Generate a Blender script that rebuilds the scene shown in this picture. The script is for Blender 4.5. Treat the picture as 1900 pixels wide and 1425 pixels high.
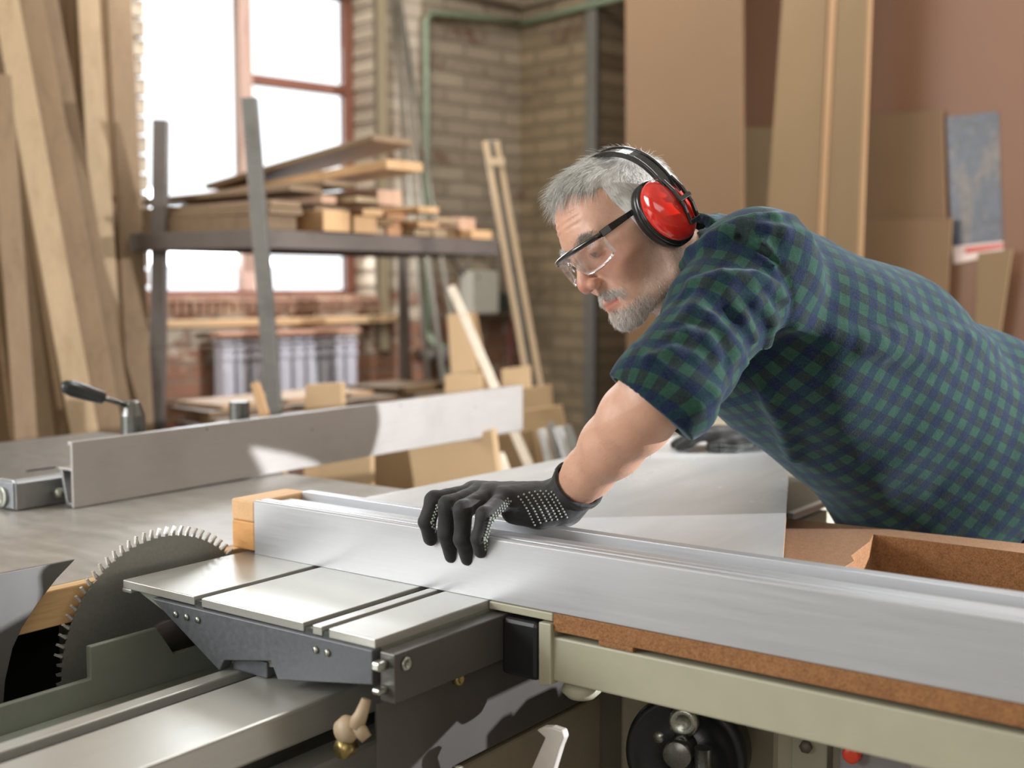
import bpy, bmesh, math, random
import numpy as np
from mathutils import Vector, Matrix

random.seed(7)
for _o in list(bpy.data.objects):
    bpy.data.objects.remove(_o)
SC = bpy.context.scene
COL = SC.collection
# ------------------------------------------------------------------ camera
FPX = 2235.0                     # focal length in pixels of a 1900 wide frame
CAM_Z = 1.30
PITCH = math.atan(187 / FPX)
_cd = bpy.data.cameras.new('camera')
CAM = bpy.data.objects.new('camera', _cd)
COL.objects.link(CAM)
CAM.location = (0, 0, CAM_Z)
CAM.rotation_euler = (math.pi / 2 - PITCH, 0, 0)
_cd.sensor_width = 36.0
_cd.lens = 36.0 * FPX / 1900.0
_cd.clip_start = 0.02
_cd.dof.use_dof = True
_cd.dof.focus_distance = 1.68
_cd.dof.aperture_fstop = 2.6
SC.camera = CAM
# ------------------------------------------------------------------ view
SC.view_settings.view_transform = 'Standard'
SC.view_settings.look = 'None'
SC.view_settings.gamma = 1.0
SC.view_settings.use_curve_mapping = False
SC.view_settings.exposure = -0.22
# ------------------------------------------------------------------ world
W = bpy.data.worlds.new('overcast_sky')
SC.world = W
W.use_nodes = True
_bg = W.node_tree.nodes['Background']
_bg.inputs[0].default_value = (0.93, 0.97, 1.0, 1)
_bg.inputs[1].default_value = 2.2


def area(name, loc, target, size, power, color=(1, 1, 1), size_y=None, spread=180):
    d = bpy.data.lights.new(name, 'AREA')
    d.energy = power
    d.color = color
    d.shape = 'RECTANGLE'
    d.size = size
    d.size_y = size_y or size
    d.spread = math.radians(spread)
    o = bpy.data.objects.new(name, d)
    o.location = loc
    o.rotation_euler = (Vector(target) - Vector(loc)).to_track_quat('-Z', 'Y').to_euler()
    COL.objects.link(o)
    return o


# daylight of the far window, then an added left key and added fills
area('window_daylight', (-1.03, 5.20, 1.95), (0.1, 3.2, 0.9), 1.0, 45, (0.88, 0.94, 1.0), 1.25)
area('left_key_light', (-4.0, 1.0, 2.1), (0.2, 1.8, 1.1), 2.6, 225, (0.97, 0.985, 1.0), 1.8)  # added soft key from the left, no window opening there
area('overhead_fill', (0.9, 2.9, 3.35), (0.8, 2.2, 0.9), 2.2, 95, (0.95, 0.98, 1.0), 1.6)  # added fill from above for the man's back, no skylight built
area('back_wall_fill', (-0.6, 4.0, 3.3), (-0.1, 6.0, 1.4), 2.0, 70, (1.0, 0.97, 0.93), 1.0)  # added fill that brightens the back wall
area('camera_side_fill', (-0.6, -2.8, 2.1), (0.2, 2.2, 0.9), 4.0, 60, (1.0, 0.98, 0.95), 1.6)  # added frontal fill from behind the camera, no window built
# low hard daylight from the side door on the far right
area('side_door_daylight', (4.2, 1.35, 1.62), (-0.2, 2.8, 0.95), 0.06, 400, (0.95, 0.96, 1.0), 0.06)
# ------------------------------------------------------------------ projections of the set-out
_c, _s = math.cos(PITCH), math.sin(PITCH)
_FW = np.array([0, _c, -_s]); _UP = np.array([0, _s, _c]); _RT = np.array([1.0, 0, 0])
_CP = np.array([0, 0, CAM_Z])
ANG = math.radians(53.66)        # the saw stands turned by this angle in the room
MU = np.array([math.cos(ANG), math.sin(ANG), 0]); MV = np.array([-math.sin(ANG), math.cos(ANG), 0])
WR = np.array([0.7375, 0.6753, 0]); WN = np.array([0.6753, -0.7375, 0])   # window wall: to the right, into the room
C0 = np.array([0.04, 6.25, 0])   # far room corner


def _ray(x, y): return _FW * FPX + _RT * (x - 950) + _UP * (712.5 - y)
def at(x, y, Y):
    r = _ray(x, y); return _CP + r * (Y / r[1])
def dep(x, y, d): return _CP + _ray(x, y) / FPX * d
def onz(x, y, z):
    r = _ray(x, y); return _CP + r * ((z - CAM_Z) / r[2])
def onpl(x, y, p, n):
    r = _ray(x, y); return _CP + r * ((np.dot(p, n) - np.dot(_CP, n)) / np.dot(r, n))
def wall(x, y, off=0.0): return onpl(x, y, C0 + WN * off, WN)      # on the window wall, off metres into the room
def mw(u, v, z): return MU * u + MV * v + np.array([0, 0, z])


# ------------------------------------------------------------------ mesh builder
class MB:
    def __init__(s):
        s.v = []; s.f = []; s.sm = []; s.mi = []

    def add(s, vs, fs, smooth=False, mi=0):
        n = len(s.v)
        s.v.extend([tuple(float(c) for c in p) for p in vs])
        s.f.extend([tuple(i + n for i in f) for f in fs])
        s.sm.extend([smooth] * len(fs)); s.mi.extend([mi] * len(fs))
        return s

    def box(s, x0, x1, y0, y1, z0, z1, mi=0):
        vs = [(x0, y0, z0), (x1, y0, z0), (x1, y1, z0), (x0, y1, z0), (x0, y0, z1), (x1, y0, z1), (x1, y1, z1), (x0, y1, z1)]
        return s.add(vs, [(3, 2, 1, 0), (4, 5, 6, 7), (0, 1, 5, 4), (1, 2, 6, 5), (2, 3, 7, 6), (3, 0, 4, 7)], mi=mi)

    def obox(s, c, ax, ay, az, sx, sy, sz, mi=0):
        c = np.array(c, float)
        vs = []
        for k in (-1, 1):
            for (i, j) in ((-1, -1), (1, -1), (1, 1), (-1, 1)):
                vs.append(c + ax * i * sx / 2 + ay * j * sy / 2 + az * k * sz / 2)
        f = [(3, 2, 1, 0), (4, 5, 6, 7), (0, 1, 5, 4), (1, 2, 6, 5), (2, 3, 7, 6), (3, 0, 4, 7)]
        if np.dot(np.cross(ax, ay), az) < 0:
            f = [tuple(reversed(q)) for q in f]
        return s.add(vs, f, mi=mi)

    def board(s, a, b, w, t, face, w2=None, mi=0):
        """plank from a to b, width w across, thickness t along face"""
        a = np.array(a, float); b = np.array(b, float)
        ax = b - a; ax /= np.linalg.norm(ax)
        face = np.array(face, float); face = face - ax * np.dot(face, ax); face /= np.linalg.norm(face)
        wd = np.cross(ax, face)
        w2 = w if w2 is None else w2
        vs = []
        for (p, ww) in ((a, w), (b, w2)):
            for (i, j) in ((-1, -1), (1, -1), (1, 1), (-1, 1)):
                vs.append(p + wd * i * ww / 2 + face * j * t / 2)
        f = [(3, 2, 1, 0), (4, 5, 6, 7), (0, 1, 5, 4), (1, 2, 6, 5), (2, 3, 7, 6), (3, 0, 4, 7)]
        if np.dot(np.cross(wd, face), ax) < 0:
            f = [tuple(reversed(q)) for q in f]
        return s.add(vs, f, mi=mi)

    def prism(s, poly, d, mi=0, smooth=False):
        """closed 3-D polygon extruded by vector d"""
        P = [np.array(p, float) for p in poly]; d = np.array(d, float); n = len(P)
        nr = np.zeros(3)
        for i in range(n):
            nr += np.cross(P[i], P[(i + 1) % n])
        if np.dot(nr, d) < 0:
            P.reverse()
        vs = P + [p + d for p in P]
        fs = [tuple(reversed(range(n))), tuple(range(n, 2 * n))]
        s.add(vs, fs, mi=mi)
        m = len(s.v) - 2 * n
        for i in range(n):
            j = (i + 1) % n
            s.f.append((m + i, m + j, m + n + j, m + n + i)); s.sm.append(smooth); s.mi.append(mi)
        return s

    def tube(s, pts, rad, n=16, caps=True, smooth=True, mi=0):
        P = [np.array(p, float) for p in pts]
        R = rad if hasattr(rad, '__len__') else [rad] * len(P)
        m = len(P); rings = []
        t0 = P[1] - P[0]; t0 = t0 / np.linalg.norm(t0)
        a = np.array([0, 0, 1.0]) if abs(t0[2]) < 0.9 else np.array([1.0, 0, 0])
        e1 = np.cross(t0, a); e1 /= np.linalg.norm(e1)
        vs = []
        for i in range(m):
            if i == 0: t = P[1] - P[0]
            elif i == m - 1: t = P[-1] - P[-2]
            else: t = P[i + 1] - P[i - 1]
            nt = np.linalg.norm(t)
            t = t / nt if nt > 1e-9 else t0
            e1 = e1 - t * np.dot(e1, t); e1 /= np.linalg.norm(e1); e2 = np.cross(t, e1)
            for k in range(n):
                q = 2 * math.pi * k / n
                vs.append(P[i] + (e1 * math.cos(q) + e2 * math.sin(q)) * R[i])
        fs = []
        for i in range(m - 1):
            for k in range(n):
                k2 = (k + 1) % n
                fs.append((i * n + k, i * n + k2, (i + 1) * n + k2, (i + 1) * n + k))
        s.add(vs, fs, smooth, mi)
        if caps:
            b = len(s.v) - m * n
            s.f.append(tuple(b + k for k in reversed(range(n)))); s.sm.append(False); s.mi.append(mi)
            s.f.append(tuple(b + (m - 1) * n + k for k in range(n))); s.sm.append(False); s.mi.append(mi)
        return s

    def lathe(s, c, axis, prof, n=24, smooth=True, mi=0):
        """prof: list of (along, radius); ends capped"""
        c = np.array(c, float); ax = np.array(axis, float); ax /= np.linalg.norm(ax)
        a = np.array([0, 0, 1.0]) if abs(ax[2]) < 0.9 else np.array([1.0, 0, 0])
        e1 = np.cross(ax, a); e1 /= np.linalg.norm(e1); e2 = np.cross(ax, e1)
        vs = []
        for (h, r) in prof:
            for k in range(n):
                q = 2 * math.pi * k / n
                vs.append(c + ax * h + (e1 * math.cos(q) + e2 * math.sin(q)) * max(r, 1e-5))
        fs = []
        m = len(prof)
        for i in range(m - 1):
            for k in range(n):
                k2 = (k + 1) % n
                fs.append((i * n + k, i * n + k2, (i + 1) * n + k2, (i + 1) * n + k))
        fs.append(tuple(reversed(range(n)))); fs.append(tuple((m - 1) * n + k for k in range(n)))
        return s.add(vs, fs, smooth, mi)

    def ball(s, c, r, n=12, mi=0, sc=(1, 1, 1)):
        c = np.array(c, float); vs = []; fs = []; m = n // 2
        for i in range(m + 1):
            th = math.pi * i / m
            for k in range(n):
                q = 2 * math.pi * k / n
                vs.append(c + r * np.array([math.sin(th) * math.cos(q) * sc[0], math.sin(th) * math.sin(q) * sc[1], math.cos(th) * sc[2]]))
        for i in range(m):
            for k in range(n):
                k2 = (k + 1) % n
                fs.append((i * n + k, (i + 1) * n + k, (i + 1) * n + k2, i * n + k2))
        return s.add(vs, fs, True, mi)


BASE = {}


def _link(name, mb, mat, parent, base, bevel=0.0, seg=2):
    me = bpy.data.meshes.new(name)
    V = np.array(mb.v, float) - np.array(base, float)
    me.from_pydata([tuple(p) for p in V], [], mb.f)
    me.polygons.foreach_set('use_smooth', mb.sm)
    me.polygons.foreach_set('material_index', mb.mi)
    me.validate(); me.update()
    for m in (mat if isinstance(mat, (list, tuple)) else [mat]):
        me.materials.append(m)
    o = bpy.data.objects.new(name, me)
    COL.objects.link(o)
    if parent: o.parent = parent
    if bevel > 0:
        b = o.modifiers.new('bevel', 'BEVEL'); b.width = bevel; b.segments = seg; b.limit_method = 'ANGLE'
        b.angle_limit = math.radians(35)
        b.harden_normals = False
    return o


def thing(name, label, cat, base=(0, 0, 0), m=False, group=None):
    """an Empty at the thing's base; m=True: its parts are given in the saw's own (u, v, z) axes"""
    o = bpy.data.objects.new(name, None); COL.objects.link(o)
    o.empty_display_size = 0.1
    o.location = tuple(mw(*base)) if m else base
    if m: o.rotation_euler = (0, 0, ANG)
    BASE[o.name] = tuple(base)
    o['label'] = label; o['category'] = cat
    if group: o['group'] = group
    return o


def part(parent, name, mb, mat, bevel=0.0, label=None, seg=2):
    b = BASE[parent.name]
    o = _link(name, mb, mat, parent, b, bevel, seg)
    BASE[o.name] = b
    if label: o['label'] = label
    return o


def solo(name, label, cat, mb, mat, base=None, m=False, group=None, bevel=0.0, kind=None):
    """a thing that is one mesh"""
    if base is None:
        V = np.array(mb.v); base = tuple((V.min(0) + V.max(0)) / 2 * np.array([1, 1, 0]) + np.array([0, 0, V[:, 2].min()]))
    o = _link(name, mb, mat, None, base, bevel)
    o.location = tuple(mw(*base)) if m else base
    if m: o.rotation_euler = (0, 0, ANG)
    BASE[o.name] = tuple(base)
    if label: o['label'] = label
    if cat: o['category'] = cat
    if group: o['group'] = group
    if kind: o['kind'] = kind
    return o


# ------------------------------------------------------------------ materials
def lin(h):
    h = h.lstrip('#'); c = [int(h[i:i + 2], 16) / 255 for i in (0, 2, 4)]
    return tuple((x / 12.92 if x <= 0.04045 else ((x + 0.055) / 1.055) ** 2.4) for x in c) + (1,)


class NT:
    def __init__(s, name):
        s.m = bpy.data.materials.new(name); s.m.use_nodes = True
        s.t = s.m.node_tree; s.b = s.t.nodes['Principled BSDF']
        s.tc = s.t.nodes.new('ShaderNodeTexCoord')

    def n(s, typ, **k):
        o = s.t.nodes.new(typ)
        for a, v in k.items():
            if a.startswith('i_'):
                o.inputs[a[2:].replace('_', ' ')].default_value = v
            else: setattr(o, a, v)
        return o

    def l(s, a, b): s.t.links.new(a, b); return s

    def map(s, scale=(1, 1, 1), rot=(0, 0, 0), src='Object', loc=(0, 0, 0)):
        mp = s.n('ShaderNodeMapping')
        mp.inputs['Scale'].default_value = scale; mp.inputs['Rotation'].default_value = rot; mp.inputs['Location'].default_value = loc
        s.l(s.tc.outputs[src], mp.inputs[0]); return mp.outputs[0]

    def noise(s, vec, scale=5, detail=4, rough=0.55, dist=0.0):
        o = s.n('ShaderNodeTexNoise'); o.inputs['Scale'].default_value = scale; o.inputs['Detail'].default_value = detail
        o.inputs['Roughness'].default_value = rough; o.inputs['Distortion'].default_value = dist
        s.l(vec, o.inputs['Vector']); return o.outputs['Fac']

    def ramp(s, fac, stops, interp='LINEAR'):
        r = s.n('ShaderNodeValToRGB'); e = r.color_ramp.elements; r.color_ramp.interpolation = interp
        while len(e) < len(stops): e.new(0.5)
        for q, (p, c) in zip(e, stops):
            q.position = p; q.color = c if len(c) == 4 else tuple(c) + (1,)
        s.l(fac, r.inputs[0]); return r.outputs[0]

    def mix(s, fac, a, b, typ='MIX'):
        o = s.n('ShaderNodeMix', data_type='RGBA', blend_type=typ)
        for i, v in ((0, fac), (6, a), (7, b)):
            if hasattr(v, 'links') or isinstance(v, bpy.types.NodeSocket): s.l(v, o.inputs[i])
            else: o.inputs[i].default_value = v
        return o.outputs[2]

    def math(s, op, a, b=0.5, c=None):
        o = s.n('ShaderNodeMath', operation=op)
        for i, v in enumerate((a, b) if c is None else (a, b, c)):
            if isinstance(v, bpy.types.NodeSocket): s.l(v, o.inputs[i])
            else: o.inputs[i].default_value = v
        return o.outputs[0]

    def bump(s, h, strength=0.3, dist=0.01):
        o = s.n('ShaderNodeBump'); o.inputs['Strength'].default_value = strength; o.inputs['Distance'].default_value = dist
        s.l(h, o.inputs['Height']); s.l(o.outputs[0], s.b.inputs['Normal']); return o

    def set(s, **k):
        for a, v in k.items():
            i = s.b.inputs[a.replace('_', ' ')]
            if isinstance(v, bpy.types.NodeSocket): s.l(v, i)
            else: i.default_value = v
        return s.m


def metal(name, h, rough=0.35, metallic=0.9, scale=(3, 60, 60), var=0.12, bump=0.03, h2=None, dirt=0.0, dirt_h='#3a362f'):
    t = NT(name); c = lin(h)
    a = t.noise(t.map(scale), 6, 5)
    c2 = lin(h2) if h2 else tuple(x * (1 - var * 2) for x in c[:3]) + (1,)
    col = t.ramp(a, [(0.3, c2), (0.7, c)])
    if dirt:
        d = t.noise(t.map((1, 1, 1)), 7, 8, 0.65)
        f = t.ramp(d, [(0.5, (0, 0, 0, 1)), (0.72, (dirt, dirt, dirt, 1))])
        col = t.mix(f, col, lin(dirt_h))
    r = t.math('MULTIPLY_ADD', a, 0.22, rough - 0.1)
    t.bump(a, bump, 0.002)
    return t.set(Base_Color=col, Metallic=metallic, Roughness=r)


def plastic(name, h, rough=0.4, var=0.06, spec=0.5, coat=0.0, bump=0.02, scale=30):
    t = NT(name); c = lin(h)
    a = t.noise(t.map(), scale, 4)
    col = t.ramp(a, [(0.25, tuple(x * (1 - var) for x in c[:3]) + (1,)), (0.75, tuple(min(1, x * (1 + var)) for x in c[:3]) + (1,))])
    t.bump(a, bump, 0.002)
    t.b.inputs['Specular IOR Level'].default_value = spec
    t.b.inputs['Coat Weight'].default_value = coat; t.b.inputs['Coat Roughness'].default_value = 0.08
    return t.set(Base_Color=col, Roughness=rough)


def wood(name, h1, h2, scale=(18, 18, 1.2), rough=0.6, rnd=True, spec=0.3, fine=1.0):
    t = NT(name)
    loc = t.n('ShaderNodeObjectInfo')
    mp = t.map(scale)
    if rnd:
        va = t.n('ShaderNodeVectorMath', operation='ADD'); t.l(mp, va.inputs[0])
        sc = t.math('MULTIPLY', loc.outputs['Random'], 37.0); t.l(sc, va.inputs[1]); mp = va.outputs[0]
    a = t.noise(mp, 1.6 * fine, 6, 0.6, 0.7)
    b = t.noise(mp, 9 * fine, 3, 0.5)
    f = t.math('MULTIPLY_ADD', b, 0.35, t.math('MULTIPLY', a, 0.75))
    col = t.ramp(f, [(0.32, lin(h2)), (0.5, lin(h1)), (0.72, tuple(min(1, x * 1.12) for x in lin(h1)[:3]) + (1,))])
    if rnd:
        hs = t.n('ShaderNodeHueSaturation'); t.l(col, hs.inputs['Color'])
        t.l(t.math('MULTIPLY_ADD', loc.outputs['Random'], 0.26, 0.86), hs.inputs['Value']); col = hs.outputs[0]
    t.bump(f, 0.12, 0.003)
    t.b.inputs['Specular IOR Level'].default_value = spec
    return t.set(Base_Color=col, Roughness=rough)


def chipboard(name, h1, h2, scale=260):
    t = NT(name)
    v = t.n('ShaderNodeTexVoronoi'); v.inputs['Scale'].default_value = scale; t.l(t.map(), v.inputs['Vector'])
    a = t.noise(t.map(), 90, 5)
    bw = t.n('ShaderNodeRGBToBW'); t.l(v.outputs['Color'], bw.inputs[0])
    f = t.math('MULTIPLY_ADD', bw.outputs[0], 0.6, t.math('MULTIPLY', a, 0.5))
    col = t.ramp(f, [(0.3, lin(h2)), (0.65, lin(h1)), (0.9, tuple(min(1, x * 1.25) for x in lin(h1)[:3]) + (1,))])
    t.bump(f, 0.35, 0.002)
    return t.set(Base_Color=col, Roughness=0.75)


def mdf(name, h, var=0.08, rough=0.6, spec=0.3):
    t = NT(name); c = lin(h)
    oi = t.n('ShaderNodeObjectInfo')
    a = t.noise(t.map(), 3, 5); b = t.noise(t.map(), 120, 3)
    f = t.math('MULTIPLY_ADD', b, 0.3, t.math('MULTIPLY', a, 0.7))
    col = t.ramp(f, [(0.3, tuple(x * (1 - var) for x in c[:3]) + (1,)), (0.7, tuple(min(1, x * (1 + var)) for x in c[:3]) + (1,))])
    hs = t.n('ShaderNodeHueSaturation'); t.l(col, hs.inputs['Color'])
    t.l(t.math('MULTIPLY_ADD', oi.outputs['Random'], 0.12, 0.94), hs.inputs['Value'])
    t.b.inputs['Specular IOR Level'].default_value = spec
    t.bump(b, 0.05, 0.001)
    return t.set(Base_Color=hs.outputs[0], Roughness=rough)
# ================================================================== THE ROOM
def struct(name, mb, mat, loc=(0, 0, 0), rotz=0.0, bevel=0.0):
    o = _link(name, mb, mat, None, (0, 0, 0), bevel)
    o.location = loc; o.rotation_euler = (0, 0, rotz); o['kind'] = 'structure'
    BASE[o.name] = (0, 0, 0)
    return o


def brick_mat(name, c_paint, c_paint2, c_bare, c_mortar, bare=0.5, low=None, soot=0.0):
    t = NT(name)
    sx = t.n('ShaderNodeSeparateXYZ'); t.l(t.tc.outputs['Object'], sx.inputs[0])
    cb = t.n('ShaderNodeCombineXYZ'); t.l(sx.outputs[0], cb.inputs[0]); t.l(sx.outputs[2], cb.inputs[1])
    nz = t.n('ShaderNodeTexNoise'); nz.inputs['Scale'].default_value = 9; t.l(cb.outputs[0], nz.inputs['Vector'])
    va = t.n('ShaderNodeVectorMath', operation='MULTIPLY_ADD'); t.l(nz.outputs['Color'], va.inputs[0])
    va.inputs[1].default_value = (0.02, 0.012, 0); t.l(cb.outputs[0], va.inputs[2])
    br = t.n('ShaderNodeTexBrick'); t.l(va.outputs[0], br.inputs['Vector'])
    br.inputs['Scale'].default_value = 1.0; br.inputs['Brick Width'].default_value = 0.25; br.inputs['Row Height'].default_value = 0.075
    br.inputs['Mortar Size'].default_value = 0.009; br.inputs['Mortar Smooth'].default_value = 0.35; br.inputs['Bias'].default_value = 0.0
    br.inputs['Color1'].default_value = (0, 0, 0, 1); br.inputs['Color2'].default_value = (1, 1, 1, 1); br.inputs['Mortar'].default_value = (.5, .5, .5, 1)
    bw = t.n('ShaderNodeRGBToBW'); t.l(br.outputs['Color'], bw.inputs[0])
    paint = t.mix(bw.outputs[0], lin(c_paint), lin(c_paint2))
    n1 = t.noise(cb.outputs[0], 2.2, 7, 0.65); n2 = t.noise(cb.outputs[0], 14, 5, 0.6)
    # peeling: more bare brick lower down
    m = t.math('MULTIPLY_ADD', n2, 0.45, t.math('MULTIPLY', n1, 0.6))
    m = t.math('MULTIPLY_ADD', bw.outputs[0], 0.14, m)
    if low is not None:
        g = t.math('MULTIPLY_ADD', sx.outputs[2], -0.5, 0.5 * low)
        g = t.math('MINIMUM', t.math('MAXIMUM', g, -0.09), 0.13)
        m = t.math('ADD', m, g)
    f = t.ramp(m, [(1.0 - bare - 0.05, (0, 0, 0, 1)), (1.0 - bare + 0.03, (1, 1, 1, 1))])
    col = t.mix(f, paint, t.mix(n2, lin(c_bare), tuple(x * 0.6 for x in lin(c_bare)[:3]) + (1,)))
    mf = t.math('MULTIPLY', br.outputs['Fac'], 0.55)
    col = t.mix(mf, col, lin(c_mortar))
    if soot:
        n3 = t.noise(cb.outputs[0], 1.1, 6, 0.6, 0.3)
        col = t.mix(t.ramp(n3, [(0.47, (0, 0, 0, 1)), (0.66, (soot,) * 3 + (1,))]), col, lin('#4d443c'))
    h = t.math('MULTIPLY_ADD', br.outputs['Fac'], -1.0, t.math('MULTIPLY', n2, 0.5))
    t.bump(h, 0.9, 0.012)
    return t.set(Base_Color=col, Roughness=0.85)


M_BRICK = brick_mat('painted_brick', '#bcae99', '#a39482', '#93674f', '#857868', 0.37, low=1.20, soot=0.45)
M_BRICK2 = brick_mat('yellowed_brick', '#8c7a60', '#74654c', '#6b503a', '#5f543f', 0.30, soot=0.45)
M_CONC = NT('concrete_floor'); _n = M_CONC.noise(M_CONC.map(), 3, 8, .6)
M_CONC = M_CONC.set(Base_Color=M_CONC.ramp(_n, [(.3, lin('#6b655c')), (.7, lin('#8d867a'))]), Roughness=0.8)
M_CEIL = plastic('whitewashed_ceiling', '#b9b2a4', 0.9)
M_BARELEDGE = brick_mat('ledge_brick', '#b39478', '#9c7a5e', '#8d6650', '#8a7460', 0.45)
M_REDWOOD = wood('red_brown_frame_paint', '#7d5040', '#663f31', rough=0.55, rnd=False)
M_PINKWOOD = wood('bloom_washed_frame', '#b79a8c', '#8f6857', rough=0.6, rnd=False)  # mullion colour paled to carry the bloom of the bright window

ROT_W = math.atan2(-WR[1], -WR[0]); ROT_R = math.atan2(WN[1], WN[0])
S0, S1, Z0, Z1 = 0.915, 2.075, 1.235, 2.66      # window opening along the wall
mb = MB()
mb.box(-0.5, S0, -0.215, 0, 0, 3.4); mb.box(S1, 4.4, -0.215, 0, 0, 3.4)
mb.box(S0, S1, -0.215, 0, 0, Z0); mb.box(S0, S1, -0.215, 0, Z1, 3.4)
# toothed bricks of both jambs
rr = random.Random(3)
for k in range(19):
    z = Z0 - 0.02 + 0.0755 * k
    d = 0.030 + rr.uniform(-0.008, 0.010)
    mb.box(S1 - d, S1 + 0.02, -0.14, 0.014 + rr.uniform(0, .006), z, z + 0.062)
    mb.box(S0 - 0.02, S0 + d * 0.5, -0.14, 0.012, z, z + 0.062)
struct('wall_back', mb, M_BRICK, tuple(C0), ROT_W)
mb = MB()
mb.box(-0.45, 0.555, 0, 0.4, 0, 3.4); mb.box(0.555, 1.55, 0, 0.4, 2.7, 3.4); mb.box(1.55, 2.1, 0, 0.4, 0, 3.4)
struct('wall_right', mb, M_BRICK2, tuple(C0), ROT_R)
mb = MB(); mb.box(-6, 6, -3, 8, -0.1, 0); struct('floor', mb, M_CONC)
mb = MB(); mb.box(-6, 6, -3.2, 8, 3.4, 3.5); struct('ceiling', mb, M_CEIL)
M_PLAST = plastic('dusty_plaster', '#a39a8a', 0.9)
mb = MB(); mb.box(-4.3, -4.15, -3.1, 4, 0, 3.4); struct('wall_left', mb, M_PLAST)
mb = MB(); mb.box(-4.3, 5.0, -3.1, -2.95, 0, 3.4); struct('wall_front', mb, M_PLAST)
mb = MB(); mb.box(4.85, 5.0, -3.1, 5.5, 0, 3.4); struct('wall_far_right', mb, M_PLAST)
# window: frame with mullion and transom, panes, sill
mb = MB(); fo, fi = -0.20, -0.145
fw = 0.055
mb.box(S0, S0 + fw, fo, fi, Z0, Z1); mb.box(S1 - fw * .6, S1, fo, fi, Z0, Z1)
mb.box(S0, S1, fo, fi, Z0, Z0 + 0.035); mb.box(S0, S1, fo, fi, Z1 - fw, Z1)
win = struct('window_1', mb, M_REDWOOD, tuple(C0), ROT_W, 0.004)
mb = MB(); mb.box(1.468, 1.530, fo + .004, fi + .012, Z0 + .03, Z1 - .05)
part(win, 'mullion', mb, M_PINKWOOD, 0.004)
mb = MB(); mb.box(S0 + .05, 1.47, fo + .004, fi + .006, 2.172, 2.214)
part(win, 'glazing_bar', mb, M_REDWOOD, 0.004)
t = NT('window_glass'); M_WGLASS = t.set(Base_Color=(1, 1, 1, 1), Roughness=0.0, IOR=1.3, Transmission_Weight=1.0)
for (a, b, c, d) in ((S0 + .055, 1.468, Z0 + .035, 2.172), (S0 + .055, 1.468, 2.214, Z1 - .055), (1.530, S1 - .033, Z0 + .035, Z1 - .055)):
    mb = MB(); mb.box(a, b, -0.176, -0.170, c, d); part(win, 'glass_pane', mb, M_WGLASS)
# crumbling ledge under the window and the thin sill board
mb = MB(); mb.box(S0 - .02, S1 + .02, -0.145, 0.0, Z0 - .002, Z0 + 0.012)
for k in range(30):
    s = S0 + (S1 - S0) * k / 30
    mb.box(s, s + .03, -0.01, 0.035 + rr.uniform(0, .012), Z0 - .07 + rr.uniform(0, .01), Z0 - .005 + rr.uniform(-.004, .006))
struct('trim_1', mb, M_BARELEDGE, tuple(C0), ROT_W, 0.006)
mb = MB(); mb.box(0.80, S1 + .15, 0.0, 0.075, Z0 - .115, Z0 - .085)
struct('trim_2', mb, wood('sill_board', '#b89a74', '#957653', (1.2, 18, 18), rnd=False), tuple(C0), ROT_W, 0.004)
# doorway in the right wall: grey steel post and dark recess
M_GREYPOST = metal('grey_post_paint', '#6e6b64', 0.6, 0.2)
mb = MB(); mb.box(0.49, 0.56, -0.03, 0.0, 0, 2.7)
d1 = struct('door_1', mb, M_GREYPOST, tuple(C0), ROT_R, 0.005)
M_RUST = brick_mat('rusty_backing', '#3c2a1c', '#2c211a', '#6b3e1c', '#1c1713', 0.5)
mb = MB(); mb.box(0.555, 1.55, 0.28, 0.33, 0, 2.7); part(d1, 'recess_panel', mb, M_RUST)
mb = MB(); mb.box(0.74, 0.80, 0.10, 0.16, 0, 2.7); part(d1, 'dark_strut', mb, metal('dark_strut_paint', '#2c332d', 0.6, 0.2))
# red-brown sheet partition on the right
PA = np.array([0.88, 4.62, 0]); PD = np.array([0.8056, -0.5925, 0]); PN = np.array([-0.5925, -0.8056, 0])
ROT_P = math.atan2(PD[1], PD[0])
M_HARD = mdf('red_brown_hardboard', '#6b4a34', 0.06, 0.45, 0.4)
mb = MB(); mb.box(-0.35, 0.33, 0, 0.02, 0, 2.95); mb.box(0.334, 4.9, -0.004, 0.02, 0, 3.4); mb.box(-0.35, 0.33, 0, 0.02, 2.95, 3.4)
struct('wall_side', mb, M_HARD, tuple(PA), ROT_P)
def pan(x, y, off=0.0): return onpl(x, y, PA + PN * off, PN)

# ================================================================== BACKGROUND THINGS
M_PINE = wood('pine', '#b8946c', '#a07d57'); M_PINE2 = wood('pale_pine', '#978266', '#877052')
M_OLD = wood('weathered_board', '#7d6850', '#6d5942'); M_OLD2 = wood('brown_board', '#6b5439', '#594229')
M_SPLIT = wood('split_wood', '#a27a58', '#866042'); M_PINK = wood('pinkish_end_wood', '#b5937a', '#a07d65')
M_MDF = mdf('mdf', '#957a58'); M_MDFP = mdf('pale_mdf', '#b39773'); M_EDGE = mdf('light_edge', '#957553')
M_STEEL = metal('grey_steel', '#7d7b75', 0.5, 0.55, dirt=0.5); M_DSTEEL = metal('dark_steel', '#6b625c', 0.55, 0.3, dirt=0.5)
M_ALU = metal('aluminium', '#cfd0d0', 0.34, 0.9); M_WHITE = plastic('white_enamel', '#d9d8dc', 0.4)


def ext_floor(a, b, z=0.0):
    """from top a through b, prolonged down to height z"""
    k = (z - a[2]) / (b[2] - a[2]); return a + (b - a) * k


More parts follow.
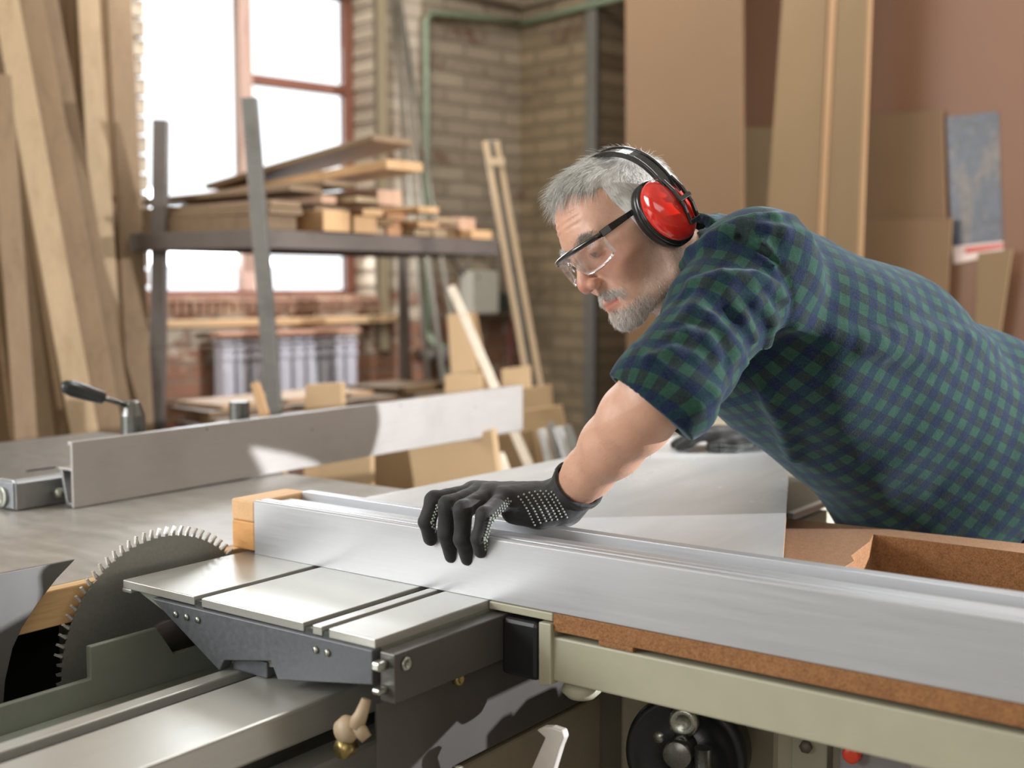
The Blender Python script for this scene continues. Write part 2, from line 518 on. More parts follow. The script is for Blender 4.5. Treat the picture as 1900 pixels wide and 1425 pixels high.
# --- tall boards leaning at the left.  (top px at y0, px at y 820, depth bottom, depth top, width m, thickness, mat, label)
LB = [
    (-76, 10, 3.62, 3.95, .120, .03, M_OLD2, 'dark brown board at the far left edge of the leaning boards'),
    (-34, 74, 3.50, 3.85, .085, .03, M_OLD, 'weathered board leaning second from the left frame edge'),
    (-8, 116, 3.66, 4.02, .050, .025, M_OLD2, 'thin dark lath between two wider leaning boards at left'),
    (10, 160, 3.46, 3.80, .075, .03, M_PINE2, 'long pale board tilting right in front of the other leaning boards'),
    (52, 203, 3.53, 3.88, .085, .03, M_OLD, 'broad weathered board directly right of the long pale tilted board'),
    (90, 236, 3.60, 3.96, .055, .025, M_OLD, 'slim leaning lath ending beside the pale upright board'),
    (124, 206, 3.90, 4.20, .070, .03, M_OLD2, 'dark brown board behind the slim lath'),
    (163, 213, 3.74, 4.10, .070, .03, M_PINE2, 'upright pale tan board left of the wide brown board'),
    (194, 234, 3.98, 4.3, .045, .03, M_OLD2, 'narrow dark reddish board in the gap beside the wide brown board'),
    (220, 262, 3.82, 4.15, .078, .035, M_OLD, 'wide brown board nearest the window, upright'),
]
for (xt, xb, Yb, Yt, w, th, mt, lab) in LB:
    b = at(xb, 820, Yb); a = at(xt, 0, Yt)
    foot = ext_floor(a, b); top = b + (a - b) * 1.22
    face = np.array([-foot[0] * .45, -1.0, 0.0])
    mb = MB(); mb.board(foot, top, w, th, face)
    solo('leaning_board', lab, 'board', mb, mt, base=tuple(foot), group='tall boards leaning at the left', bevel=0.002)
for (xt, yt, xb, yb, Yb, Yt, w, mt, lab) in [
    (106, 145, 128, 420, 3.98, 4.10, .055, M_OLD, 'shorter board whose square top shows between the tall leaning boards'),
    (0, 140, 40, 700, 3.36, 3.50, .058, M_OLD, 'shorter board with its top showing at the left picture edge')]:
    a = at(xt, yt, Yt); b = at(xb, yb, Yb); foot = ext_floor(a, b)
    mb = MB(); mb.board(foot, a, w, .025, (-foot[0] * .45, -1, 0))
    solo('leaning_board', lab, 'board', mb, mt, base=tuple(foot), group='tall boards leaning at the left', bevel=0.002)

# --- steel rack with the plank shelf
RZ = 1.462
pFL = at(482, 425, 3.6); pFL[2] = RZ
rack_d = np.array([math.cos(math.radians(55)), math.sin(math.radians(55)), 0]); rack_n = np.array([-rack_d[1], rack_d[0], 0])
RL, RW_ = 1.215, 0.585
pFR = pFL + rack_d * RL; pBL = pFL + rack_n * RW_; pBR = pFR + rack_n * RW_
rack = thing('storage_rack', 'rusty grey steel rack with tall uprights carrying a heap of planks before the window', 'rack', (float(pFL[0]), float(pFL[1]), 0))


def upright(x0, y0, x1, y1, Y, w=.046, mat=None, top=None, name='upright', to=0.0, d=.04):
    a = at(x0, y0, Y); b = at(x1, y1, Y); f = ext_floor(a, b, to)
    mb = MB(); mb.board(f, a, w, d, (0, -1, 0)); return part(rack, name, mb, mat or M_STEEL, 0.003)


upright(463, 182, 510, 770, 3.58, .044)
upright(299, 223, 292, 790, float(pBL[1]) - .02, .046, M_DSTEEL)
upright(908, 262, 978, 690, 4.62, .05)
upright(748, 455, 750, 712, 5.02, .042, M_DSTEEL)
# shelf frame beams
for (a, b) in ((pFL, pFR), (pBL, pBR), (pFL, pBL), (pFR, pBR)):
    mb = MB(); mb.board(a + [0, 0, -.03], b + [0, 0, -.03], .055, .035, np.cross(b - a, [0, 0, 1.])); part(rack, 'shelf_beam', mb, M_DSTEEL, 0.002)
mb = MB(); c = (pFL + pBR) / 2
mb.obox(c + [0, 0, -.012], rack_d, rack_n, np.array([0, 0, 1.]), RL - .03, RW_ - .05, .016)
part(rack, 'shelf_board', mb, wood('shelf_ply', '#a8805f', '#85604a', (1.2, 18, 18)), 0.002)
# two wooden battens strapped to the right-hand upright
for k, (x0, y0, x1, y1, Yk, lab) in enumerate([(901, 262, 975, 690, 4.58, 'pale batten tied along the right rack upright, left one of two'),
                                         (921, 262, 1000, 700, 4.60, 'pale batten tied along the right rack upright, right one of two')]):
    a = at(x0, y0, Yk); b = at(x1, y1, Yk); f = ext_floor(a, b)
    mb = MB(); mb.board(f, a, .022, .03, (0, -1, 0))
    solo('wooden_batten', lab, 'batten', mb, M_PINE2, base=tuple(f), group='battens on the rack upright', bevel=0.002)
mb = MB(); mb.board(at(903, 300, 4.555), at(936, 300, 4.575), .03, .004, (0, -1, 0))
solo('clamp_band', 'pale strap around the two battens on the rack upright', 'strap', mb, M_PINE2, bevel=0.001)

# --- planks lying on the rack. given by (along from, along to, across, level, width, thickness, yaw, tilt)
PL = []
def plank(a, c0, c1, z, w, t, yaw=0.0, tilt=0.0, mat=None, lab=''):
    """a: place along the front beam; c0 front end, c1 back end across the shelf; z above the shelf; tilt raises the front end"""
    z *= .88; t *= .90; w *= .97
    L = c1 - c0; c = pFL + rack_d * a + rack_n * (c0 + c1) / 2 + np.array([0, 0, z + t / 2])
    ca, sa = math.cos(yaw), math.sin(yaw)
    ax = -rack_n * ca + rack_d * sa; ay = rack_d * ca + rack_n * sa
    ax = ax * math.cos(tilt) + np.array([0, 0, 1.]) * math.sin(tilt)
    az = np.cross(ax, ay)
    if az[2] < 0: az = -az
    mb = MB(); mb.obox(c, ax, ay, az, L, w, t)
    solo('wood_plank', lab, 'plank', mb, mat or M_PINE, base=tuple(c - np.array([0, 0, t / 2])), group='planks heaped on the steel rack', bevel=0.003)


# bottom layer, their sawn ends along the front beam
plank(.11, .02, .60, .000, .13, .050, 0, 0, M_OLD, 'lowest plank at the near left end of the rack, behind the leaning upright')
plank(.30, -.03, .74, .000, .125, .074, 0, 0, M_PINE, 'thick square-ended beam right of the leaning upright, bottom layer')
plank(.435, -.03, .70, .000, .115, .060, 0, 0, M_PINE, 'second square-ended beam in the bottom layer, next to the thick one')
plank(.545, .02, .66, .000, .085, .030, 0, 0, M_PINE2, 'thin plank end beside the two square-ended beams, lower one')
plank(.555, .00, .66, .034, .090, .028, .05, 0, M_OLD2, 'thin plank end beside the two square-ended beams, upper one')
plank(.655, .04, .62, .000, .09, .055, .03, 0, M_SPLIT, 'reddish split beam in the middle of the bottom layer')
plank(.755, -.02, .64, .000, .09, .026, -.04, 0, M_PINE2, 'yellowish offcut on the front beam right of the middle')
plank(.850, .00, .62, .000, .08, .030, .04, 0, M_PINE2, 'second yellowish offcut on the front beam, nearer the right upright')
plank(.955, .04, .60, .000, .10, .034, 0, 0, M_OLD2, 'brown plank low at the right of the heap')
plank(1.085, -.02, .60, .000, .13, .036, 0, 0, M_PINE, 'lowest plank beside the right upright')
# second layer
plank(.12, .00, .68, .052, .14, .022, -.03, 0, M_OLD, 'weathered plank in the second layer behind the leaning upright')
plank(.34, .04, .78, .076, .17, .018, .04, 0, M_PINE2, 'thin pale plank lying over the two square-ended beams')
plank(.50, -.04, .60, .064, .09, .024, -.12, 0, M_PINE, 'short pinkish plank end jutting over the thin ones')
plank(.66, .02, .60, .060, .10, .024, -.05, 0, M_SPLIT, 'reddish plank resting on the split beam')
plank(.79, -.05, .58, .034, .10, .020, -.16, 0, M_PINE, 'thin plank crossing low, pale end toward the right upright')
plank(.92, .02, .62, .062, .14, .015, .02, 0, M_PINE2, 'light thin board topping the right half of the heap')
plank(1.06, .03, .58, .038, .10, .050, 0, 0, M_PINK, 'pinkish square block beside the right upright')
# third layer
plank(.14, .03, .74, .076, .13, .022, 0, .01, M_OLD, 'weathered plank in the third layer behind the leaning upright')
plank(.27, -.02, .60, .098, .07, .028, .02, 0, M_PINK, 'short pinkish plank end just right of the leaning upright')
plank(.40, -.10, .62, .096, .09, .020, -.10, .02, M_PINE2, 'pale thin plank with a light end poking out of the middle of the heap')
plank(.58, -.02, .66, .110, .12, .056, -.04, 0, M_PINK, 'thick pinkish-ended beam high in the heap')
plank(.76, -.06, .60, .088, .10, .024, -.10, 0, M_PINE, 'plank with an orange end below the raised boards')
# fourth layer and the raised boards
plank(.22, .02, .82, .128, .15, .020, 0, .02, M_OLD, 'wide weathered board near the top at the left')
plank(.36, .00, .86, .150, .15, .022, -.02, .03, M_OLD, 'long board sloping up slightly near the top of the heap')
plank(.50, -.20, .84, .186, .16, .034, -.12, .055, M_PINE, 'thick board rising to the right near the top, lower of the raised two')
plank(.50, -.12, .74, .262, .19, .022, -.06, .13, M_OLD, 'topmost board of the heap, tipped up to the right')

# --- radiator under the window
rad = thing('radiator', 'white sectional wall radiator under the window', 'radiator', tuple(wall(528, 735, .06) * [1, 1, 0] + [0, 0, .40]))
rb = tuple(BASE[rad.name]); M_RAD = plastic('radiator_enamel', '#b3b1b8', 0.4)
sA = 2.03 - 0.0; sB = 1.12
def wl(s, o, z): return C0 - WR * s + WN * o + np.array([0, 0, z])
sR = float(np.dot(C0 - wall(655, 640, .1), WR)); sL = float(np.dot(C0 - wall(402, 640, .1), WR))
zt = float(wall(528, 622, .1)[2]); NS = 10; ds = (sL - sR) / NS
ex, ey, ez = -WR, WN, np.array([0, 0, 1.])
for k in range(NS):
    s = sR + ds * (k + .5)
    mb = MB()
    mb.obox(wl(s, .10, zt - .29), ex, ey, ez, ds * .80, .075, .50)
    mb.obox(wl(s, .138, zt - .31), ex, ey, ez, ds * .55, .012, .36)
    mb.obox(wl(s, .118, zt - .045), ex, ey, ez, ds * .90, .06, .016)
    mb.obox(wl(s, .118, zt - .085), ex, ey, ez, ds * .90, .06, .016)
    mb.obox(wl(s, .10, zt - .02), ex, ey, ez, ds * .92, .07, .016)
    part(rad, 'radiator_section', mb, M_RAD, 0.005)
mb = MB(); mb.tube([wl(sR - .05, .10, zt - .50), wl(sL + .05, .10, zt - .50)], .018); part(rad, 'water_pipe', mb, M_RAD)
mb = MB(); mb.obox(wl((sR + sL) / 2, .10, zt + .012), ex, ey, ez, sL - sR + .02, .10, .018)
solo('shelf_strip', 'narrow reddish board lying on top of the radiator', 'board', mb, wood('strip_wood', '#b58a72', '#94654d', (1.2, 18, 18)), bevel=0.002)

# --- pipes, strips and fittings on the back wall
M_GREEN = plastic('green_pipe_paint', '#7d8a72', 0.5, 0.15)
zc = 2.675
def ws(x, off=0.02): return float(np.dot(C0 - wall(x, 500, off), WR))
sG = ws(789)
pipe = MB().tube([wl(sG, .035, 1.05), wl(sG, .035, 2.40), wl(sG, .035, 2.53), wl(sG - .03, .035, 2.57), wl(.25, .035, 2.60), wl(.05, .045, 2.602)], .016)
solo('green_pipe', 'green painted pipe running down the back wall and along it to the corner', 'pipe', pipe, M_GREEN)
cr = C0 + np.array([0, 0, 0])
def rl(t, o, z): return C0 + WN * t - WR * o + np.array([0, 0, z])
mb = MB().tube([rl(.05, .04, 2.602), rl(.75, .04, 2.615), rl(2.0, .04, 2.65)], .016)
solo('green_pipe', 'green painted pipe running along the right wall above the doorway', 'pipe', mb, M_GREEN)
mb = MB().tube([wl(4.2, .03, 2.685), wl(.03, .03, 2.685)], .012)
solo('conduit', 'thin beige conduit high on the back wall above the green pipe', 'conduit', mb, plastic('conduit_beige', '#9d9280', .6))
mb = MB().tube([rl(.03, .03, 2.685), rl(2.0, .03, 2.74)], .012)
solo('conduit', 'thin beige conduit high on the right wall above the green pipe', 'conduit', mb, plastic('conduit_beige', '#9d9280', .6))
s_ = ws(713)
mb = MB().obox(wl(s_, .012, 1.86), ex, ey, ez, .05, .022, 1.75)
solo('wall_batten', 'flat cream batten fixed upright beside the window', 'batten', mb, wood('cream_batten', '#a99c82', '#8b7e66', rnd=False), bevel=0.002)
mb = MB().obox(wl(ws(701), .01, 1.86), ex, ey, ez, .018, .02, 1.7)
solo('wall_cable', 'dark cable run up the wall beside the cream batten', 'cable', mb, plastic('cable_dark', '#6b6150', .7))
for k, (xt, yt, xb, yb, r_, lab) in enumerate([
    (728, 0, 768, 420, .011, 'leftmost thin grey rod leaning on the back wall'),
    (740, 0, 788, 420, .013, 'second thin grey rod leaning on the back wall'),
    (752, 60, 812, 430, .009, 'rightmost thin pale rod leaning on the back wall')]):
    a = wall(xt, yt, .05); b = wall(xb, yb, .22); f = ext_floor(a, b, 0.0); top = b + (a - b) * 1.15
    solo('metal_rod', lab, 'rod', MB().tube([f, top], r_, 10), metal('rod_grey', '#8d877b', .5, .5), base=tuple(f), group='rods leaning by the green pipe')
# electrical box
eb = thing('electrical_box', 'grey-white electrical box on the back wall near the corner', 'electrical box', tuple(wl(ws(880), 0.0, 1.15)))
s_a, s_b = ws(905), ws(855); M_EB = plastic('box_grey', '#d6d3c6', .5)
part(eb, 'housing', MB().obox(wl((s_a + s_b) / 2, .055, 1.255), ex, ey, ez, abs(s_b - s_a), .10, .21), M_EB, .006)
part(eb, 'switch_box', MB().obox(wl(ws(922), .045, 1.205), ex, ey, ez, .10, .07, .09), plastic('switch_dark', '#3b4038', .5), .004)
part(eb, 'switch_base', MB().obox(wl(ws(920), .03, 1.175), ex, ey, ez, .13, .055, .035), M_EB, .004)
part(eb, 'door_screw', MB().lathe(wl((s_a + s_b) / 2 + .05, .105, 1.33), WN, [(0, .008), (.004, .006)], 10), M_STEEL)
pts = [wl(ws(850 + 70 * k / 12), .05 + .02 * math.sin(k), 1.36 + .11 * math.sin(math.pi * k / 12)) for k in range(13)]
solo('loop_cable', 'grey cable looping above the electrical box', 'cable', MB().tube(pts, .008, 8), plastic('cable_grey', '#8a857a', .6))
pts = [wl(ws(822 + 40 * k / 12), .04, 1.50 - .16 * math.sin(math.pi * k / 12 * .5)) for k in range(13)]
solo('loop_cable', 'dark cable dropping toward the left side of the electrical box', 'cable', MB().tube(pts, .007, 8), plastic('cable_black', '#55524a', .6))
solo('red_conduit', 'dark red pipe below the electrical box', 'pipe', MB().tube([wl(ws(943), .03, 1.12), wl(ws(948), .03, .2)], .014), plastic('maroon_pipe', '#6a3a33', .5))
# valve assembly low on the green pipe
va = thing('pipe_valve', 'green-grey valve fitting at the foot of the green pipe', 'valve', tuple(wl(sG - .05, 0, .75)))
part(va, 'body', MB().tube([wl(sG, .035, 1.06), wl(sG - .01, .06, 1.02), wl(sG - .05, .09, .99), wl(sG - .08, .09, .90), wl(sG - .08, .09, .3)], [.016, .02, .03, .034, .028], 14), M_GREEN)
part(va, 'hand_wheel', MB().lathe(wl(sG - .05, .13, .95), WN, [(0, .02), (.01, .055), (.025, .055), (.035, .02)], 18), M_DSTEEL, label='dark round hand wheel')
part(va, 'side_valve', MB().lathe(wl(sG + .06, .06, .96), WR, [(0, .028), (.06, .034), (.1, .02)], 14), M_DSTEEL)


# --- offcuts standing behind the saw: polygons of their visible faces, each with its own thickness
def sheet(name, lab, cat, pts, Y, t, mat, lean=0.06, group=None, to_floor=True):
    """flat sheet standing roughly facing the room; pts = pixel outline at distance Y, leaning back"""
    P = []
    for (x, y) in pts:
        p = at(x, y, Y); p[1] += (p[2] - .5) * lean; P.append(_CP + (p - _CP)) 
    mb = MB().prism(P, (0.25 * t, t, 0))
    solo(name, lab, cat, mb, mat, group=group, bevel=0.0015)


G = 'sheet offcuts standing behind the saw'
sheet('sheet_offcut', 'pale offcut standing upright behind the middle of the rip fence', 'offcut', [(563, 716), (630, 712), (640, 1050), (560, 1050)], 3.3, .03, M_MDFP, group=G)
sheet('sheet_offcut', 'tan panel showing below the rip fence at its middle', 'offcut', [(590, 855), (686, 850), (690, 1080), (590, 1080)], 3.15, .03, M_MDFP, group=G)
sheet('sheet_offcut', 'darker olive tan panel between two light panels', 'offcut', [(676, 840), (760, 832), (770, 1080), (676, 1080)], 3.35, .03, M_MDF, group=G)
sheet('sheet_offcut', 'thick tilted tan panel, largest of the offcuts below the fence', 'offcut', [(755, 830), (912, 800), (950, 1080), (800, 1100)], 3.2, .05, M_MDFP, group=G)
sheet('sheet_offcut', 'tall tan offcut behind the long white stick, left side', 'offcut', [(828, 584), (870, 580), (905, 900), (850, 900)], 4.35, .03, M_MDFP, group=G)
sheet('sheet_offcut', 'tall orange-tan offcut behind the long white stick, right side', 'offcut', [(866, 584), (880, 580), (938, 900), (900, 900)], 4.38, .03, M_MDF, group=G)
sheet('sheet_offcut', 'small square-topped offcut left of the white stick just above the fence', 'offcut', [(824, 697), (890, 694), (900, 900), (826, 900)], 4.1, .03, M_MDFP, group=G)
sheet('sheet_offcut', 'square-topped offcut highest in the stepped row right of the fence end', 'offcut', [(930, 686), (982, 680), (990, 900), (932, 900)], 4.2, .03, M_MDFP, group=G)
sheet('sheet_offcut', 'middle step of the stepped offcuts right of the fence end', 'offcut', [(968, 722), (1022, 716), (1034, 900), (970, 900)], 4.0, .03, M_MDFP, group=G)
sheet('sheet_offcut', 'widest lower step of the stepped offcuts right of the fence end', 'offcut', [(960, 765), (1040, 753), (1072, 900), (960, 900)], 3.85, .03, M_MDFP, group=G)
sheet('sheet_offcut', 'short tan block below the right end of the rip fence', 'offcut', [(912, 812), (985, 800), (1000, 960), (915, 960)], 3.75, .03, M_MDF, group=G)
a = at(838, 535, 4.05); b = at(980, 860, 3.6); f = ext_floor(a, b)
solo('long_stick', 'long white square stick leaning beyond the end of the rip fence', 'stick', MB().board(f, a, .028, .028, (0, -1, 0)), wood('white_stick', '#d6c9b6', '#bba98f'), base=tuple(f), bevel=.002)
a = at(925, 845, 3.5); b = at(945, 900, 3.45); f = ext_floor(a, b)
solo('long_stick', 'short pale stick end below the rip fence, left of the long white stick', 'stick', MB().board(f, a, .035, .03, (0, -1, 0)), wood('white_stick', '#d6c9b6', '#bba98f'), base=tuple(f), bevel=.002)
a = at(474, 712, 3.25); b = at(500, 800, 3.2); f = ext_floor(a, b)
solo('wood_lath', 'small yellowish lath poking up just right of the short clamp post', 'lath', MB().board(f, a, .022, .03, (0, -1, 0)), M_PINE, base=tuple(f), bevel=.002)
for k, (x0, y0, x1, y1, lab) in enumerate([
    (1005, 800, 1030, 900, 'leftmost of the grey metal profiles standing by the man\'s arm'),
    (1022, 786, 1050, 900, 'tallest of the grey metal profiles standing by the man\'s arm'),
    (1036, 796, 1070, 900, 'grey metal profile right of the tallest one'),
    (1052, 792, 1092, 900, 'rightmost grey metal profile, close to the man\'s arm')]):
    a = at(x0, y0, 3.76 - .05 * k); b = at(x1, y1, 3.66 - .05 * k); f = ext_floor(a, b)
    solo('metal_profile', lab, 'metal profile', MB().board(f, a, .026, .03, (0, -1, 0)), M_STEEL if k % 2 else M_ALU, base=tuple(f), group='metal profiles by the arm', bevel=.002)

# --- horizontal boards stacked before the radiator
zs = float(at(520, 752, 4.1)[2])
for k, (x0, x1, y, Y, w, t_, mt, lab) in enumerate([
    (352, 800, 792, 3.95, .30, .020, M_OLD2, 'lowest visible board of the flat stack before the radiator'),
    (372, 830, 778, 4.00, .28, .018, M_OLD, 'second board from below in the flat stack before the radiator'),
    (350, 700, 764, 4.05, .28, .018, M_OLD2, 'third board from below in the flat stack before the radiator'),
    (368, 650, 752, 4.10, .26, .016, M_PINE, 'pale top board of the flat stack before the radiator')]):
    a = at(x0, y, Y); b = at(x1, y - 6, Y + .55); b[2] = a[2]
    solo('stacked_board', lab, 'board', MB().board(a, b, w, t_, (0, 0, 1)), mt, group='flat boards stacked before the radiator', bevel=.002)
for k, (x0, x1, y, Y, lab) in enumerate([
    (640, 835, 738, 4.6, 'reddish board lying right of the radiator, lower of two'),
    (690, 790, 722, 4.7, 'reddish board lying right of the radiator, upper of two')]):
    a = at(x0, y, Y); b = at(x1, y - 5, Y + .3); b[2] = a[2]
    solo('stacked_board', lab, 'board', MB().board(a, b, .25, .02, (0, 0, 1)), M_OLD2, bevel=.002, group='flat boards stacked before the radiator')
# pallet the stack lies on
pa = thing('trestle', 'low wooden trestle carrying the flat board stack before the radiator', 'trestle', tuple(at(560, 800, 4.2) * [1, 1, 0]))
p0 = at(420, 800, 4.1); p1 = at(760, 800, 4.5)
for p in (p0, p1):
    part(pa, 'leg', MB().box(p[0] - .03, p[0] + .03, p[1] - .12, p[1] + .12, 0, p0[2] - .03), M_OLD, .003)
q0, q1 = p0.copy(), p1.copy(); q0[2] = q1[2] = p0[2] - .03
part(pa, 'top_rail', MB().board(q0, q1, .2, .05, (0, 0, 1)), M_OLD, .003)

# --- big sheets leaning on the right-hand partition
def psheet(name, lab, pts, off, t, mat, edge=None, group='large sheets leaning on the partition', lean=0.0, to=None):
    P = [pan(x, y, off) for (x, y) in pts]
    solo(name, lab, 'sheet', MB().prism(P, -PN * t), mat, group=group, bevel=0.0015)


def full(xl, xr, xl2, xr2, off, zt_=2.9, ytop=None):
    """a sheet seen between xl..xr at picture top and xl2..xr2 at y 600, from floor to zt_ (or to row ytop)"""
    a, b = pan(xl, 0, off), pan(xr, 0, off); c, d = pan(xl2, 600, off), pan(xr2, 600, off)
    def ex_(p, q, z): k = (z - p[2]) / (q[2] - p[2]); return p + (q - p) * k
    if ytop is None:
        return [ex_(a, c, zt_), ex_(b, d, zt_), ex_(b, d, 0), ex_(a, c, 0)]
    a2, b2 = pan(xl, ytop[0], off), pan(xr, ytop[1], off)
    return [a2, b2, ex_(b2, d, 0), ex_(a2, c, 0)]


def fsheet(lab, P, t, mat, name='leaning_sheet'):
    solo(name, lab, 'sheet', MB().prism(P, -PN * t), mat, group='large sheets leaning on the partition', bevel=0.0015)


M_MDFA = mdf('brown_mdf', '#6d543a', 0.05); M_MDFB = mdf('tan_mdf', '#766043', 0.05); M_MDFC = mdf('reddish_mdf', '#8d6448', 0.05)
fsheet('widest tan sheet behind the man\'s head', full(1160, 1376, 1162, 1378, .30), .022, M_MDFA)
fsheet('short olive-tan sheet low in the dark gap right of the widest sheet', full(1378, 1440, 1378, 1440, .02, ytop=(236, 236)), .01, M_MDFB)
fsheet('tall tan sheet above the man\'s shoulder, left of the pair', full(1451, 1536, 1408, 1510, .26), .03, M_MDFB)
fsheet('paler edge strip of the left one of the two tall tan sheets', full(1538, 1552, 1510, 1521, .295), .03, M_EDGE)  # edge of the left tall sheet, built as its own paler strip
fsheet('tall tan sheet with a pale right edge, right of the pair', full(1553, 1612, 1522, 1588, .29), .03, M_MDFB)
fsheet('pale edge lath standing along the right tall sheet', full(1611, 1617, 1586, 1594, .305), .012, M_EDGE)
fsheet('broad shorter sheet left of the poster, upper top edge', full(1604, 1748, 1580, 1760, .03, ytop=(212, 204)), .014, M_MDFA)
fsheet('broad lower sheet in front, left of the poster', full(1590, 1766, 1560, 1756, .06, ytop=(410, 405)), .014, M_MDFA)
fsheet('narrow pale offcut sheet below the poster at right', full(1814, 1878, 1808, 1858, .07, ytop=(470, 462)), .016, M_MDFB)
# poster
t = NT('poster_print')
v1 = t.n('ShaderNodeTexVoronoi'); v1.inputs['Scale'].default_value = 60; t.l(t.map((1, 1, .7)), v1.inputs['Vector'])
n_ = t.noise(t.map((1, 1, .8)), 42, 8, .7, .8)
col = t.ramp(n_, [(.28, lin('#2c313e')), (.45, lin('#4d515b')), (.56, lin('#45423f')), (.72, lin('#727176'))])
n2_ = t.noise(t.map((1, 1, .25)), 22, 3, .5)
col = t.mix(t.ramp(n2_, [(.52, (0, 0, 0, 1)), (.62, (.7, .7, .7, 1))]), col, lin('#6a5e52'))
bw_ = t.n('ShaderNodeRGBToBW'); t.l(v1.outputs['Color'], bw_.inputs[0])
col = t.mix(t.ramp(bw_.outputs[0], [(.35, (0, 0, 0, 1)), (.8, (.55, .55, .55, 1))]), col, lin('#33363d'))
M_POST = t.set(Base_Color=col, Roughness=.35)
po = thing('poster', 'grey-blue pictorial poster pinned to the red-brown partition', 'poster', tuple(pan(1810, 330, .004)))
part(po, 'print', MB().prism([pan(1755, 217, .006), pan(1853, 207, .006), pan(1861, 447, .006), pan(1768, 457, .006)], PN * .002), M_POST)
part(po, 'white_margin', MB().prism([pan(1768, 457, .005), pan(1861, 447, .005), pan(1862, 470, .005), pan(1770, 490, .005)], PN * .0015), plastic('poster_white', '#c9b5aa', .5), label='white bottom margin')
part(po, 'red_band', MB().prism([pan(1790, 460, .0075), pan(1861, 452, .0075), pan(1861, 459, .0075), pan(1792, 470, .0075)], PN * .001), plastic('poster_red', '#b1463a', .5), label='red band')
# ================================================================== THE PANEL SAW  (own axes u along the cut, v across, z up; table top z = 0.88)
TZ = 0.88
M_CAST = metal('ground_cast_iron', '#b3afa8', 0.36, 0.35, (6, 2, 2), 0.10, 0.02, dirt=0.35, dirt_h='#6a6258')
M_TABLE = metal('anodised_table', '#b9b8b1', 0.32, 0.45, (1.5, 60, 60), 0.04, 0.02)
M_FENCE = metal('anodised_fence', '#bfc1c4', 0.36, 0.4, (60, 1.2, 40), 0.03, 0.02)
M_RIP = metal('anodised_rip_fence', '#b7b3af', 0.45, 0.35, (1.5, 60, 60), 0.05, 0.02, dirt=0.12)
M_GREENGREY = plastic('machine_green_grey', '#7d8277', 0.45, .05)
M_BEIGE = plastic('machine_beige', '#aaa791', 0.45, .04)
M_CASTEND = metal('dark_end_casting', '#66696d', 0.5, 0.35, (20, 20, 20), .12, .1)
M_BLACK = plastic('black_rubber', '#17181a', 0.45)
M_DARKPL = metal('dark_plate', '#5a5754', 0.36, 0.35, (1, 1, 1), .03, .0)
M_BLADE = metal('blade_steel', '#9b9b94', 0.33, 0.55, (30, 30, 30), .06, .02)
M_TOOTH = metal('carbide', '#e2ddd6', 0.25, 0.5)
M_CHIP = chipboard('chipboard', '#966940', '#7a4f2b', 600); M_CHIPTOP = chipboard('chipboard_face', '#ad8767', '#9c7555', 700)
M_LWOOD = wood('fence_block_pine', '#cf9b63', '#b97f45', (4, 4, 22), rnd=False)
M_LWOOD2 = wood('insert_pine', '#d0ab7c', '#b68c5c', (1.2, 18, 18), rnd=False)
M_GROOVE = metal('groove_dark', '#5c5e5a', 0.4, 0.7); M_BOLT = metal('zinc_bolt', '#b5b9ae', 0.3, 0.9)
M_BRASS = metal('yellow_zinc', '#b5a26a', 0.35, 0.85)

# ---- machine body
body = thing('saw_cabinet', 'green-grey steel cabinet of the panel saw below its tables', 'machine', (1.6, 1.9, 0), m=True)
part(body, 'cabinet', MB().box(1.05, 1.80, 1.50, 2.72, 0.0, .8415), M_GREENGREY, .006)
# blade well: left lip with raised tab, face below
part(body, 'well_lip', MB().prism([(-.1, 1.40, .55), (-.1, 1.40, .771), (.936, 1.40, .771), (.936, 1.40, .815), (1.045, 1.40, .815), (1.073, 1.40, .771), (2.4, 1.40, .771), (2.4, 1.40, .55)], (0, -.010, 0)), M_GREENGREY, .002)
part(body, 'guard_panel', MB().box(-.1, 2.4, 1.26, 1.388, .10, .735), M_GREENGREY, .004)
part(body, 'front_panel', MB().box(-.1, 1.04, 1.62, 1.66, .1, .84), plastic('well_black', '#20221f', .8, .4), .004)  # near-black backing of the blade well, same colour on its floor
part(body, 'well_floor', MB().box(-.1, 1.04, 1.41, 1.62, .45, .50), plastic('well_black', '#20221f', .8, .4), .004)
r3 = random.Random(5); mb = MB()
for k in range(420):
    u = r3.uniform(.30, 1.0); v = r3.uniform(1.43, 1.60)
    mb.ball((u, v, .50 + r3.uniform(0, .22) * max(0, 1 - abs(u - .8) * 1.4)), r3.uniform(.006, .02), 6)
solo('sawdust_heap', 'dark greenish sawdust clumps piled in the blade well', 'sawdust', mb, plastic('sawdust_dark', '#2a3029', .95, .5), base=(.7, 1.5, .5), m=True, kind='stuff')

# ---- cast iron table with wooden insert
tab = thing('cast_table', 'grey ground cast-iron saw table right of the blade', 'saw table', (1.5, 2.2, .84), m=True)
part(tab, 'table_top', MB().box(-.05, 1.835, 1.495, 2.60, .842, TZ), M_CAST, .003)
part(tab, 'extension_top', MB().box(-.05, 1.70, 2.605, 3.25, .842, .881), M_CAST, .003)
part(tab, 'guide_rail', MB().box(1.835, 1.86, 1.70, 2.2, .835, .872), M_DSTEEL, .002)
solo('table_insert', 'pale wooden insert strip along the blade slot of the cast table', 'insert', MB().box(.50, 1.34, 1.472, 1.494, .828, .8795), M_LWOOD2, m=True, bevel=.002)

